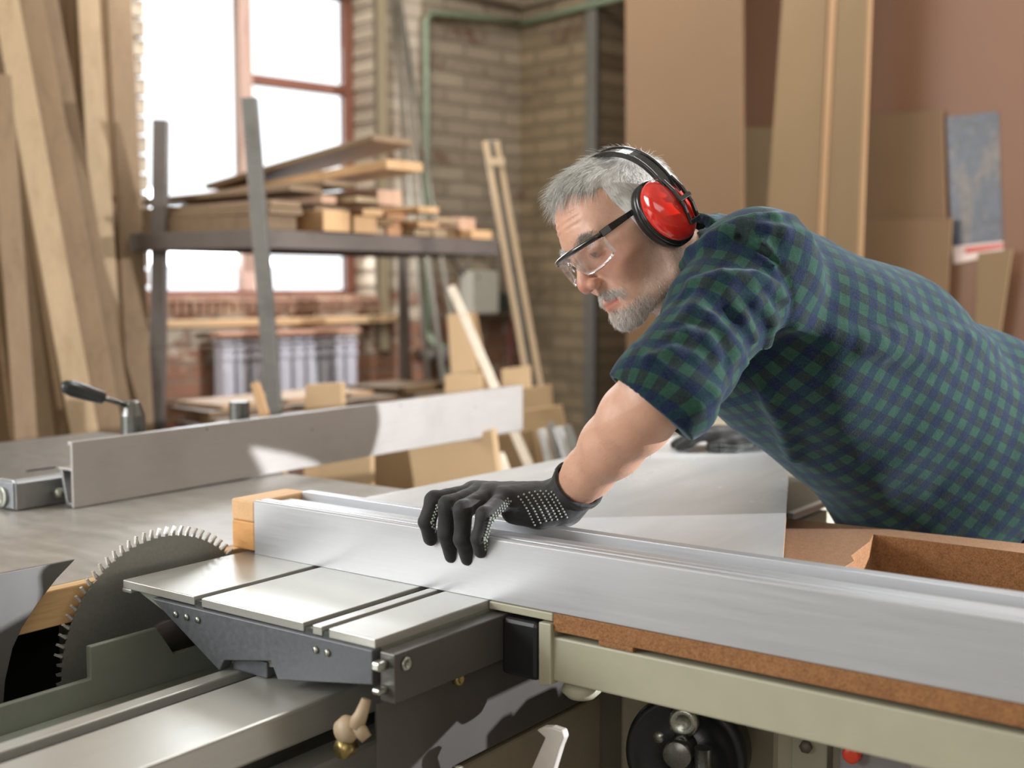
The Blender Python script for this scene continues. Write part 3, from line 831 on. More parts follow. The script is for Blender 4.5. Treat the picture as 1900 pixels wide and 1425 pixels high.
# ---- blade
BC = (1.1137, 1.466, .7528); BR = .182
bl = thing('circular_blade', 'large circular saw blade with bright carbide teeth rising from the table slot', 'saw blade', BC, m=True)
mb = MB(); NTE = 84; ring = []
for k in range(NTE):
    for (f, r) in ((0.0, BR - .010), (.38, BR - .011), (.52, BR - .002), (.80, BR - .001), (.84, BR - .010)):
        q = 2 * math.pi * (k + f) / NTE; ring.append((BC[0] - math.cos(q) * r, BC[1] - .0014, BC[2] + math.sin(q) * r))
mb.prism(ring, (0, .0028, 0)); part(bl, 'disc', mb, M_BLADE)
part(bl, 'arbor_flange', MB().lathe((BC[0], BC[1] - .012, BC[2]), (0, 1, 0), [(0, .045), (.024, .045)], 32), M_DSTEEL)
vis = [k for k in range(NTE) if 0.02 < (k + .6) / NTE < 0.50]
me0 = None
for k in vis:
    q = 2 * math.pi * (k + .62) / NTE
    er = np.array([-math.cos(q), 0, math.sin(q)]); et = np.array([math.sin(q), 0, math.cos(q)])
    c = np.array(BC) + er * (BR - .002)
    if me0 is None:
        mb = MB().obox(np.array(BC) + np.array([-1, 0, 0]) * (BR - .002), np.array([-math.cos(.35), 0, math.sin(.35)]), np.array([0, 1., 0]), np.array([math.sin(.35), 0, math.cos(.35)]), .0115, .0048, .0036)
        o0 = part(bl, 'tooth', mb, M_TOOTH, .0004); me0 = o0; o0.rotation_euler = (0, q, 0)
    else:
        o = me0.copy(); COL.objects.link(o); o.parent = bl; o.rotation_euler = (0, q, 0)

# ---- riving plate at the far left: curved steel plate
mb = MB().prism([(.70, 1.452, .925), (.959, 1.452, .921), (.93, 1.452, .90), (.90, 1.452, .872), (.877, 1.452, .845), (.862, 1.452, .82), (.85, 1.452, .78), (.84, 1.452, .70), (.70, 1.452, .70)], (0, .005, 0))
solo('riving_knife', 'grey curved steel riving plate at the left picture edge beside the blade', 'riving knife', mb, metal('riving_steel', '#6f6e6b', .38, .5, (1, 1, 1), .04, .0), m=True, bevel=.0008)

# ---- sliding table
sl = thing('sliding_table', 'brushed aluminium sliding table with dark grooves and a dark end casting', 'sliding table', (1.03, 1.2, .80), m=True)
U0, U1 = 1.028, 2.0
mb = MB()
# top slabs between the grooves
for (v0, v1) in ((1.287, 1.443), (1.078, 1.272), (1.046, 1.062), (.957, 1.034)):
    mb.box(U0, U1, v0, v1, .868, TZ)
part(sl, 'table_top', mb, M_TABLE, .0012)
mb = MB()
for (v0, v1) in ((1.270, 1.289), (1.060, 1.080), (1.032, 1.048)):
    mb.box(U0 + .002, U1, v0, v1, .862, .8745)
part(sl, 't_slot', mb, M_GROOVE)
part(sl, 'core', MB().prism([(U0 + .012, 1.42, .862), (U0 + .012, 1.228, .797), (U0 + .012, .962, .828), (U0 + .012, .962, .868), (U0 + .012, 1.42, .868)], (U1 - U0 - .02, 0, 0)), M_GREENGREY)
part(sl, 'side_wall', MB().box(U0 + .01, U1, .957, .966, .826, .870), plastic('profile_green_grey', '#85897c', .4), .001)
part(sl, 'edge_lip', MB().box(U0, U1, 1.425, 1.446, .862, .8685), M_TABLE, .002)
part(sl, 'end_casting', MB().prism([(U0 - .006, 1.372, .866), (U0 - .006, .957, .868), (U0 - .006, .957, .826), (U0 - .006, 1.12, .800), (U0 - .006, 1.132, .822), (U0 - .006, 1.222, .806), (U0 - .006, 1.232, .790)], (.018, 0, 0)), M_CASTEND, .0015, label='dark grey sloping end casting')
for v in (1.318, 1.295, 1.272, 1.05, 1.03):
    part(sl, 'rivet', MB().lathe((U0 - .006, v, .852), (-1, 0, 0), [(0, .005), (.003, .004)], 10), M_BOLT)

# ---- slide rails below
rl_ = thing('slide_rail', 'long pale aluminium rail under the sliding table with a dark centre groove', 'rail', (.6, 1.13, .72), m=True)
part(rl_, 'rail_ridge', MB().box(-.2, 2.6, 1.207, 1.232, .70, .790), M_TABLE, .002)
part(rl_, 'rail_top', MB().box(-.2, 2.6, 1.045, 1.180, .745, .790), M_TABLE, .004)
part(rl_, 'rail_groove', MB().box(-.2, 2.6, 1.178, 1.209, .70, .778), M_BLACK)
part(rl_, 'rail_web', MB().box(-.2, 2.6, 1.075, 1.178, .60, .746), M_GROOVE, .002)
part(rl_, 'rail_foot', MB().box(-.2, 2.6, 1.03, 1.178, .58, .715), M_TABLE, .004)
part(rl_, 'lower_flange', MB().box(-.2, 2.6, 1.0, 1.2, .30, .672), M_BEIGE, .004)
rw = thing('table_roller', 'small steel roller block between the rail and the sliding table', 'roller', (1.08, 1.2, .79), m=True)
part(rw, 'bracket', MB().box(1.036, 1.10, 1.155, 1.222, .7905, .812), M_CASTEND, .002)
part(rw, 'wheel', MB().lathe((1.05, 1.214, .800), (0, 1, 0), [(0, .010), (.012, .010)], 16), M_BOLT)
# tan cable guide chain at the end
cg = thing('cable_guide', 'tan plastic guide bracket with holes at the end of the rail', 'bracket', (1.02, .99, .74), m=True)
M_TAN = plastic('tan_plastic', '#b09c80', .5)
part(cg, 'arm', MB().tube([(1.012, .957, .812), (1.006, .960, .795), (1.0, .965, .780)], [.006, .008, .011], 10), M_TAN)
part(cg, 'link', MB().lathe((.998, .975, .776), (-1, .2, 0), [(-.012, .012), (0, .017), (.012, .012)], 14), M_TAN)
part(cg, 'hook', MB().tube([(1.0, .968, .782), (1.002, .957, .776), (1.004, .950, .768)], [.009, .009, .007], 10), M_TAN)
part(cg, 'nut', MB().lathe((1.0, .98, .752), (-1, 0, 0), [(-.01, .012), (.01, .012)], 6), M_BRASS)

# ---- dark side profile and cover plate
sp = thing('side_profile', 'dark brown-grey box profile bolted along the side of the sliding table', 'profile', (1.03, .945, .80), m=True)
part(sp, 'bar', MB().box(1.030, 1.60, .928, .952, .806, .866), M_DARKPL, .0015)
part(sp, 'upper_hook', MB().box(1.014, 1.03, .938, .952, .846, .858), M_BOLT, .003)
part(sp, 'lower_hook', MB().box(1.014, 1.03, .938, .952, .818, .826), M_BOLT, .003)
part(sp, 'bolt', MB().lathe((1.049, .928, .8505), (0, -1, 0), [(0, .0085), (.003, .0085), (.0035, .004), (.001, .004)], 20), M_BOLT)
cp = thing('cover_plate', 'large dark grey cover plate hanging below the side profile', 'cover plate', (1.3, .95, .6), m=True)
part(cp, 'plate', MB().prism([(1.02, .948, .806), (1.85, .948, .806), (1.85, .948, .700), (1.55, .948, .683), (1.16, .948, .683), (1.14, .948, .60), (1.02, .948, .60)], (0, .004, 0)), M_DARKPL, .001)
part(cp, 'bolt', MB().lathe((1.168, .9475, .797), (0, -1, 0), [(0, .008), (.008, .008), (.008, .004), (.004, .003)], 18), M_BRASS, label='brass coloured bolt')
part(cp, 'knob', MB().lathe((1.42, .9475, .752), (0, -1, 0), [(0, .018), (.012, .018), (.014, .014)], 20), M_BEIGE)

# ---- crosscut fence
cf = thing('crosscut_fence', 'long bright aluminium crosscut fence with ridged top, gripped by the glove', 'fence', (1.27, .9, TZ), m=True)
FH = .083
zt_ = TZ + FH
prof = [(1.250, TZ), (1.250, zt_ - .001), (1.252, zt_ + .001), (1.2575, zt_ + .001), (1.2585, zt_), (1.2585, zt_ - .008), (1.2655, zt_ - .008), (1.2655, zt_ + .0005), (1.2795, zt_ + .0005),
        (1.2795, zt_ - .014), (1.305, zt_ - .014), (1.305, zt_ - .006), (1.326, zt_ - .006), (1.326, zt_ - .014), (1.352, zt_ - .014), (1.352, zt_ + .001), (1.372, zt_ + .001), (1.372, TZ)]
part(cf, 'profile', MB().prism([(u, 1.417, z) for (u, z) in prof], (0, -2.6, 0)), M_FENCE, .0008)
part(cf, 'end_block', MB().box(1.250, 1.340, 1.4175, 1.469, TZ + .004, zt_ - .034), M_LWOOD, .003, label='orange pine lower block at the fence end')
part(cf, 'end_block', MB().box(1.250, 1.366, 1.4175, 1.469, zt_ - .0338, zt_ - .0005), wood('block_light', '#d9b083', '#cfa271', (3, 22, 22), rnd=False), .003, label='pale upper block at the fence end')

# ---- chipboard under the fence
ch = thing('chipboard_support', 'brown chipboard sheet lying under the crosscut fence on the outrigger beam', 'chipboard', (1.6, .3, .856), m=True)
Zc0, Zc1 = .856, .8795
part(ch, 'sheet', MB().prism([(1.2485, .853, Zc0), (1.2485, -1.3, Zc0), (1.44, -1.3, Zc0), (1.44, .853, Zc0)], (0, 0, Zc1 - Zc0)), M_CHIP, .0008)
part(ch, 'tab', MB().box(1.2487, 1.28, .735, .785, .8495, .8562), M_CHIP, .001)
cs = thing('chipboard_cutout', 'sandy chipboard piece with a long cut-out lying between the fence and the man', 'chipboard', (1.6, .3, .88), m=True)
shp = [(1.442, .850), (1.442, .602), (1.66, .612), (1.69, .628), (1.80, .640), (1.858, .655), (1.858, .40), (1.862, -1.2), (1.932, -1.2), (1.930, .40), (1.895, .850)]
part(cs, 'sheet', MB().prism([(u, v, .8340) for (u, v) in shp], (0, 0, .0685)), M_CHIP, .0012)
part(cs, 'top_face', MB().prism([(u, v, .9026) for (u, v) in shp], (0, 0, .0006)), M_CHIPTOP, label='paler sanded face')

# ---- outrigger beam with rubber cap
ob = thing('outrigger_beam', 'beige painted steel beam below the chipboard with a black rubber end cap', 'beam', (1.25, .3, .79), m=True)
part(ob, 'beam', MB().box(1.2495, 1.31, -1.4, .855, .790, .8485), M_BEIGE, .003)
part(ob, 'end_bracket', MB().prism([(1.243, .853, .786), (1.243, .872, .782), (1.243, .872, .866), (1.243, .853, .866)], (.07, 0, 0)), M_BEIGE, .0015)
part(ob, 'top_flange', MB().box(1.2475, 1.31, .8535, .9555, .8685, .8792), M_BEIGE, .0015)
part(ob, 'end_cap', MB().box(1.240, 1.31, .8725, .930, .787, .864), M_BLACK, .006, label='black rubber end cap')
part(ob, 'foot_knob', MB().lathe((1.28, .83, .786), (0, 0, -1), [(0, .022), (.012, .026), (.02, .018)], 20), M_BEIGE)

# ---- laminated panel being cut
def pz(u): return .9040 + .035 * (u - 1.38)
lp = thing('laminated_panel', 'big white laminated panel on the saw behind the crosscut fence', 'panel', (1.9, 1.2, .88), m=True)
corn = [(float(q @ MU), float(q @ MV)) for q in (onz(560, 952, .915), onz(1250, 806, .960), onz(1420, 790, .962), onz(1463, 889, .940), onz(1454, 1026, .918))]
_k = (1.380 - corn[3][0]) / (corn[4][0] - corn[3][0])
corn = [(1.380, corn[0][1])] + corn[1:4] + [(1.380, corn[3][1] + (corn[4][1] - corn[3][1]) * _k)]
poly = [(u, v, pz(u)) for (u, v) in corn]
part(lp, 'core', MB().prism(poly, (0, 0, .0150)), M_CHIPTOP, .0005)
M_LAM = NT('white_laminate'); _n = M_LAM.noise(M_LAM.map((1.4, 5, 1)), 2.0, 4, .5, .5)
M_LAM = M_LAM.set(Base_Color=M_LAM.ramp(_n, [(.3, lin('#cfd1d3')), (.7, lin('#dcdddc'))]), Roughness=M_LAM.math('MULTIPLY_ADD', _n, .25, .12), Specular_IOR_Level=.6)
part(lp, 'laminate', MB().prism([(u, v, z + .0151) for (u, v, z) in poly], (0, 0, .0012)), M_LAM, label='glossy white top layer')
# grey-white box behind
wbx = thing('white_cabinet_box', 'off-white box with a ledge behind the hand resting on the panel', 'box', tuple(at(1310, 800, 3.55) * [1, 1, 0]))
a = at(1180, 800, 3.5); b = at(1520, 770, 3.1)
d_ = (b - a); d_[2] = 0; L_ = np.linalg.norm(d_); d_ /= L_; n_ = np.array([-d_[1], d_[0], 0])
part(wbx, 'front', MB().obox((a + b) / 2 * [1, 1, 0] + n_ * .2 + [0, 0, .52], d_, n_, ez, L_, .4, 1.04), plastic('off_white', '#c5bda8', .5), .004)
part(wbx, 'ledge', MB().obox((a + b) / 2 * [1, 1, 0] + n_ * .0 + [0, 0, .895], d_, n_, ez, L_, .06, .025), plastic('off_white_ledge', '#d6cfbe', .5), .004)
# side extension seen right of the panel
se = thing('side_extension', 'grey metal side extension with a pale rim between the panel and the man', 'table extension', (2.2, .95, .80), m=True)
part(se, 'top_plate', MB().prism([(2.02, .862, .878), (2.225, .862, .878), (2.42, 1.01, .878), (2.42, 1.4, .878), (2.02, 1.4, .878)], (0, 0, .008)), M_GROOVE, .002)
part(se, 'rim', MB().prism([(2.02, .858, .876), (2.23, .858, .876), (2.23, .872, .876), (2.02, .872, .876)], (0, 0, .0125)), M_TABLE, .002)
part(se, 'apron', MB().box(2.02, 2.20, .866, .90, .55, .866), M_BEIGE, .002)

# ---- rip fence
rf = thing('rip_fence', 'tall flat aluminium rip fence standing across the cast table', 'rip fence', (1.9, 2.0, TZ), m=True)
part(rf, 'fence_face', MB().prism([(1.305, 1.975, .8815), (2.736, 1.975, .8885), (2.736, 1.975, 1.0145), (1.305, 1.975, 1.0055)], (0, .007, 0)), M_RIP, .0008)
part(rf, 'top_bead', MB().prism([(1.3052, 1.982, .997), (2.7358, 1.982, 1.006), (2.7358, 1.982, 1.0147), (1.3052, 1.982, 1.0057)], (0, .009, 0)), M_ALU, .001)
part(rf, 'rear_ledge', MB().box(1.3052, 2.7358, 1.982, 2.022, .950, .955), M_ALU, .001)
part(rf, 'rear_web', MB().prism([(1.3052, 2.010, .950), (1.3052, 2.016, .950), (1.3052, 2.000, .884), (1.3052, 1.983, .884), (1.3052, 1.983, .890), (1.3052, 1.996, .892)], (1.43, 0, 0)), M_ALU, .0008)
part(rf, 'locking_screw', MB().lathe((1.304, 2.022, .905), (-1, 0, 0), [(-.01, .010), (.004, .010), (.008, .006)], 12), M_BOLT)
for k in range(4):
    part(rf, 'grub_screw', MB().lathe((1.62 + .3 * k, 1.9752, .999 - .03 * (k % 2)), (0, -1, 0), [(0, .0022), (.0006, .0022)], 8), M_DSTEEL)

fc = thing('fence_carriage', 'grey steel carriage block behind the near end of the rip fence', 'carriage', (1.3, 2.2, TZ), m=True)
part(fc, 'block', MB().prism([(1.226, 2.036, .882), (1.226, 2.60, .882), (1.226, 2.60, .932), (1.226, 2.046, .939), (1.226, 2.036, .932)], (.56, 0, 0)), metal('carriage_steel', '#9a9b9b', .4, .75, (8, 8, 8), .08, .04), .003)
part(fc, 'slot', MB().box(1.30, 1.36, 2.115, 2.122, .9365, .9398), M_BLACK)
part(fc, 'end_cap', MB().box(1.222, 1.2262, 2.04, 2.24, .884, .934), metal('blued_cap', '#a9adb4', .35, .7), .002)
part(fc, 'adjusting_bolt', MB().lathe((1.222, 2.075, .905), (-1, 0, 0), [(0, .020), (.006, .020), (.007, .012), (.003, .011)], 28), M_BOLT, .001)
part(fc, 'bearing_post', MB().box(1.42, 1.85, 2.032, 2.085, .938, .965), M_CASTEND, .004)

cl = thing('clamp_lever', 'dark-handled clamp lever on a conical steel hub behind the rip fence', 'clamp lever', (1.50, 2.06, .965), m=True)
M_HUB = metal('hub_steel', '#7f807c', .3, .85)
part(cl, 'hub', MB().lathe((1.502, 2.06, .965), (0, 0, 1), [(0, .0245), (.062, .0245), (.068, .0245), (.094, .0155), (.098, .0125)], 28, smooth=False), M_HUB, .001)
p0 = np.array([1.495, 2.064, 1.052]); p1 = np.array([1.343, 2.06, 1.105]); dd = p1 - p0
part(cl, 'shaft', MB().tube([p0, p0 + dd * .60], .0052, 14), M_HUB)
part(cl, 'grip', MB().tube([p0 + dd * q for q in (.40, .41, .5, .7, .85, .95, .985, 1.0)], [.0085, .0125, .0135, .0155, .016, .0125, .008, .003], 18), plastic('dark_grip', '#2b2f30', .28, .1, .6), label='dark rounded grip')
solo('clamp_post', 'short round steel post behind the rip fence, right of the lever', 'post', MB().lathe((1.781, 2.06, .965), (0, 0, 1), [(0, .0225), (.072, .0225), (.074, .0215)], 28, smooth=False), M_HUB, m=True, bevel=.001)

# ---- lower machine front: base, hand wheel, control box
lb = thing('lower_housing', 'beige lower housing of the saw under the outrigger beam', 'machine base', (1.6, .6, 0), m=True)
part(lb, 'housing', MB().box(1.56, 1.93, .50, .940, 0, .775), plastic('base_beige', '#8f8874', .5), .006)
part(lb, 'column', MB().box(1.50, 1.58, .555, .665, 0, .80), plastic('base_beige_light', '#a39c88', .5), .012)
part(lb, 'hinge_plate', MB().box(1.478, 1.50, .575, .625, .3, .80), plastic('hinge_beige', '#8c8975', .5), .002)
part(lb, 'hinge_bolt', MB().lathe((1.477, .603, .690), (-1, 0, 0), [(0, .0085), (.006, .0085)], 6), M_DSTEEL)
part(lb, 'front_flap', MB().box(1.20, 1.56, .975, .99, 0, .66), plastic('flap_beige', '#8f8672', .5), .004)
solo('white_guard', 'white rounded guard flap standing below the dark cover plate', 'guard', MB().prism([(1.20, .845, .742), (1.20, .836, .748), (1.20, .822, .751), (1.20, .806, .750), (1.20, .803, .742), (1.20, .809, .728), (1.20, .850, .60), (1.20, .895, .60), (1.20, .832, .735)], (.012, 0, 0)), plastic('white_paint', '#d3cdc8', .3), m=True, bevel=.002)
hw = thing('hand_wheel', 'black hand wheel with a chrome handle under the outrigger beam', 'hand wheel', (1.45, .76, .66), m=True)
wc = np.array([1.44, .762, .652]); wx = np.array([-1.0, -.25, 0.0]); wx /= np.linalg.norm(wx)
part(hw, 'wheel', MB().lathe(wc, wx, [(-.045, .082), (.0, .085), (.010, .083), (.012, .073), (.005, .070), (.005, .024), (.012, .022)], 48), plastic('wheel_black', '#1d1f23', .3), 0)
part(hw, 'hub_screw', MB().lathe(wc + np.array([0, 0, .052]) + wx * .018, wx, [(-.014, .021), (0, .021), (.004, .014), (.0, .010)], 24), M_BOLT)
part(hw, 'crank_knob', MB().lathe(wc + np.array([0, .0, .018]) + wx * .02, wx, [(-.012, .018), (.03, .020), (.032, .018)], 24), M_HUB)
part(hw, 'small_screw', MB().lathe(wc + np.array([0, .038, .022]) + wx * .012, wx, [(-.006, .010), (.004, .008)], 12), M_BOLT)
part(hw, 'handle', MB().tube([wc + np.array([-.03, -.042, .03]), wc + np.array([-.03, -.042, -.12])], .012, 18), M_HUB)
cb_ = thing('control_box', 'grey control box with a red round button at the bottom right', 'control box', (1.46, .50, .5), m=True)
part(cb_, 'housing', MB().box(1.44, 1.54, .455, .545, .45, .730), plastic('control_grey', '#7a7677', .4), .006)
part(cb_, 'stop_button', MB().lathe((1.44, .525, .712), (-1, 0, 0), [(0, .011), (.012, .011), (.014, .008)], 20), plastic('button_red', '#d2402a', .35), label='red stop button')
part(cb_, 'label_line', MB().box(1.4388, 1.4402, .505, .535, .664, .667), plastic('label_white', '#c9c9c9', .5))
# ================================================================== smooth solid modelling (distance fields -> one continuous mesh)
def N_(v): v = np.asarray(v, float); return v / np.linalg.norm(v)
def sm(a, b, k):
    h = np.maximum(k - np.abs(a - b), 0) / k
    return np.minimum(a, b) - h * h * k * .25
def smx(a, b, k): return -sm(-a, -b, k)
def cone(p, a, b, ra, rb):
    a = np.asarray(a, float); b = np.asarray(b, float); ba = b - a
    t = np.clip(((p - a) @ ba) / (ba @ ba), 0, 1)
    return np.linalg.norm(p - a - t[:, None] * ba, axis=1) - (ra + (rb - ra) * t)
def ell(p, c, r, R=None):
    q = p - np.asarray(c, float)
    if R is not None: q = q @ R
    r = np.asarray(r, float)
    k0 = np.linalg.norm(q / r, axis=1); k1 = np.linalg.norm(q / (r * r), axis=1)
    return k0 * (k0 - 1) / np.maximum(k1, 1e-9)
def chain(p, pts, rad, k=.008):
    d = None
    for i in range(len(pts) - 1):
        e = cone(p, pts[i], pts[i + 1], rad[i], rad[i + 1])
        d = e if d is None else sm(d, e, k)
    return d


def _hash(i, j, k):
    n = (i * 374761393 + j * 668265263 + k * 2147483647 * 3 + 1013904223) & 0xffffffff
    n = ((n ^ (n >> 13)) * 1274126177) & 0xffffffff
    return ((n ^ (n >> 16)) & 0xffff) / 65535.0
def vnoise(p, s):
    q = p * s; i = np.floor(q).astype(np.int64); f = q - i; f = f * f * (3 - 2 * f)
    r = 0
    for a in (0, 1):
        for b in (0, 1):
            for c in (0, 1):
                w = (f[:, 0] if a else 1 - f[:, 0]) * (f[:, 1] if b else 1 - f[:, 1]) * (f[:, 2] if c else 1 - f[:, 2])
                r = r + w * _hash(i[:, 0] + a, i[:, 1] + b, i[:, 2] + c)
    return r * 2 - 1


def mesh_sdf(f, lo, hi, h, B=8):
    lo = np.asarray(lo, float); hi = np.asarray(hi, float); H = h * B
    nb = np.ceil((hi - lo) / H).astype(int); N = int(nb.max() * B + 4)
    I = np.stack(np.meshgrid(*[np.arange(n) for n in nb], indexing='ij'), -1).reshape(-1, 3)
    ctr = lo + (I + .5) * H
    act = []
    for s in range(0, len(ctr), 200000):
        d = f(ctr[s:s + 200000]); act.append(np.abs(d) < H * 1.25)
    I = I[np.concatenate(act)]
    g = np.arange(B + 1); G = np.stack(np.meshgrid(g, g, g, indexing='ij'), -1).reshape(-1, 3)
    keys = []; pos = []; edges = [[], [], []]
    CH = 700
    for s in range(0, len(I), CH):
        b = I[s:s + CH]
        idx = (b[:, None, :] * B + G[None]).reshape(-1, 3)
        d = f(lo + idx * h).reshape(len(b), B + 1, B + 1, B + 1)
        d = np.where(d == 0, 1e-9, d)
        ins = d < 0
        c = [ins[:, x:x + B, y:y + B, z:z + B] for x in (0, 1) for y in (0, 1) for z in (0, 1)]
        su = sum(q.astype(np.int8) for q in c)
        m = (su > 0) & (su < 8)
        w = np.argwhere(m)
        if len(w):
            n = w[:, 0]; ix = w[:, 1:]; base = b[n] * B + ix
            acc = np.zeros((len(w), 3)); cnt = np.zeros(len(w))
            for ax in range(3):
                oth = [q for q in range(3) if q != ax]
                for u in (0, 1):
                    for v in (0, 1):
                        o0 = np.zeros(3, int); o0[oth[0]] = u; o0[oth[1]] = v; o1 = o0.copy(); o1[ax] = 1
                        A = d[n, ix[:, 0] + o0[0], ix[:, 1] + o0[1], ix[:, 2] + o0[2]]
                        Bv = d[n, ix[:, 0] + o1[0], ix[:, 1] + o1[1], ix[:, 2] + o1[2]]
                        cr = (A < 0) != (Bv < 0)
                        t = np.where(cr, A / np.where(cr, A - Bv, 1), 0)
                        pt = np.tile(o0.astype(float), (len(w), 1)); pt[:, ax] = t
                        acc[cr] += pt[cr]; cnt[cr] += 1
            keys.append((base[:, 0] * N + base[:, 1]) * N + base[:, 2])
            pos.append(lo + (base + acc / cnt[:, None]) * h)
            for ax in range(3):
                o = [0, 0, 0]; o[ax] = 1
                A = d[n, ix[:, 0], ix[:, 1], ix[:, 2]] < 0
                Bv = d[n, ix[:, 0] + o[0], ix[:, 1] + o[1], ix[:, 2] + o[2]] < 0
                cr = A != Bv
                edges[ax].append(np.c_[base[cr], A[cr]])
    keys = np.concatenate(keys); pos = np.concatenate(pos)
    order = np.argsort(keys); keys = keys[order]; pos = pos[order]
    faces = []
    for ax in range(3):
        e = np.concatenate(edges[ax]); bs = e[:, :3]; sg = e[:, 3].astype(bool)
        o1, o2 = [(1, 2), (2, 0), (0, 1)][ax]
        q = []
        for (a, b) in ((0, 0), (-1, 0), (-1, -1), (0, -1)):
            c = bs.copy(); c[:, o1] += a; c[:, o2] += b
            k = (c[:, 0] * N + c[:, 1]) * N + c[:, 2]
            j = np.searchsorted(keys, k); j = np.clip(j, 0, len(keys) - 1)
            q.append(np.where(keys[j] == k, j, -1))
        q = np.stack(q, 1); ok = (q >= 0).all(1); q = q[ok]; sg2 = sg[ok]
        q = np.where(sg2[:, None], q, q[:, ::-1])
        faces.append(q)
    return pos, np.concatenate(faces)


def grad(f, p, e=.0012):
    g = np.stack([f(p + np.eye(3)[i] * e) - f(p - np.eye(3)[i] * e) for i in range(3)], 1)
    return g / np.maximum(np.linalg.norm(g, axis=1), 1e-9)[:, None]


def trace(f, px, py, d0=1.0, d1=4.0):
    """first point of the solid seen along a sight line"""
    r = _ray(px, py) / FPX; t = d0
    for _ in range(120):
        d = float(f((_CP + r * t)[None])[0])
        if d < .0006: return _CP + r * t
        t += d * .8
        if t > d1: return None
    return _CP + r * t


def mesh_obj(name, parent, pos, faces, mat, base, vcol=None, uv=None, label=None):
    me = bpy.data.meshes.new(name)
    V = (pos - np.array(base)).astype(np.float32); F = faces.astype(np.int32)
    me.vertices.add(len(V)); me.vertices.foreach_set('co', V.ravel())
    me.loops.add(F.size); me.loops.foreach_set('vertex_index', F.ravel())
    me.polygons.add(len(F)); me.polygons.foreach_set('loop_start', np.arange(0, F.size, F.shape[1], dtype=np.int32))
    me.polygons.foreach_set('loop_total', np.full(len(F), F.shape[1], np.int32))
    me.polygons.foreach_set('use_smooth', np.ones(len(F), bool))
    me.update(calc_edges=True)
    if vcol is not None:
        a = me.color_attributes.new('tint', 'FLOAT_COLOR', 'POINT')
        a.data.foreach_set('color', np.c_[vcol, np.ones(len(V))].astype(np.float32).ravel())
    if uv is not None:
        l = me.uv_layers.new(name='cloth'); l.data.foreach_set('uv', uv.astype(np.float32).ravel())
    me.materials.append(mat)
    o = bpy.data.objects.new(name, me); COL.objects.link(o)
    if parent: o.parent = parent
    if label: o['label'] = label
    return o


def strands(roots, dirs, length, rad, bend=None, seg=4, seed=1, jit=.15):
    """thin tapered three-sided hairs; roots (n,3), dirs (n,3), length (n,)"""
    rg = np.random.default_rng(seed); n = len(roots)
    d = dirs + rg.normal(0, jit, (n, 3)); d /= np.linalg.norm(d, axis=1)[:, None]
    P = [roots]; cur = roots.copy()
    for s in range(seg):
        cur = cur + d * (length / seg)[:, None]; P.append(cur)
        if bend is not None:
            d = d + bend / seg; d /= np.linalg.norm(d, axis=1)[:, None]
    P = np.stack(P, 1)
    a = rg.normal(0, 1, (n, 3)); e1 = np.cross(d, a); e1 /= np.linalg.norm(e1, axis=1)[:, None]; e2 = np.cross(d, e1)
    V = np.zeros((n, seg + 1, 3, 3)); rw = np.linspace(1, .25, seg + 1)
    rr_ = rad if hasattr(rad, '__len__') else np.full(n, rad)
    for k in range(3):
        q = 2 * math.pi * k / 3
        off = (e1 * math.cos(q) + e2 * math.sin(q))
        V[:, :, k] = P + off[:, None, :] * (rr_[:, None] * rw[None])[:, :, None]
    F = []
    base = np.arange(n)[:, None] * (seg + 1) * 3
    for s in range(seg):
        for k in range(3):
            k2 = (k + 1) % 3
            F.append(base + np.array([[s * 3 + k, s * 3 + k2, (s + 1) * 3 + k2, (s + 1) * 3 + k]]))
    return V.reshape(-1, 3), np.concatenate(F, 0)
# ================================================================== THE MAN
D = dep
HB = (.88, 2.0, 0.0)
man = thing('person', 'grey-bearded man in a green and navy checked shirt leaning over the saw with gloved hands', 'person', HB)
# ---- pose of the head
def head_axes(yaw, pitch, roll):
    f = np.array([-math.cos(yaw) * math.cos(pitch), -math.sin(yaw) * math.cos(pitch), -math.sin(pitch)])
    l = np.array([math.sin(yaw), -math.cos(yaw), 0]); u = np.cross(f, l)
    l2 = l * math.cos(roll) + u * math.sin(roll); return np.c_[f, l2, np.cross(f, l2)]
HR = head_axes(math.radians(31), math.radians(28), math.radians(19)); HT = D(1163, 427, 1.79); HS = .995
def H(x, y, z): return HT + HR @ (np.array([x, y, z]) * HS)
def hl(p): return (p - HT) @ HR / HS

NB = D(1342, 500, 1.875)
SL = D(1398, 508, 1.69); EL = D(1217, 733, 1.53); WL = D(1060, 914, 1.69)
SR_ = D(1400, 560, 2.10); ER = D(1500, 700, 2.50)


def onpanel(px, py, h=0.0):
    t = 1.5
    for _ in range(60):
        p = D(px, py, t); zz = pz(float(p @ MU)) + .0163 + h
        t += (p[2] - zz) * 3.0
    return D(px, py, t)
HCN = onpanel(1352, 815, .02)
fdir = N_((onpanel(1278, 815, .02) - HCN) * [1, 1, 0]); fac = N_(np.cross([0, 0, 1.], fdir)) ; fac = fac if fac[1] < 0 else -fac
def hp(a, b, h): 
    q = HCN + fdir * a + fac * b; q[2] = pz(float(q @ MU)) + .0163 + h; return q
WRR = hp(-.15, .008, .068)


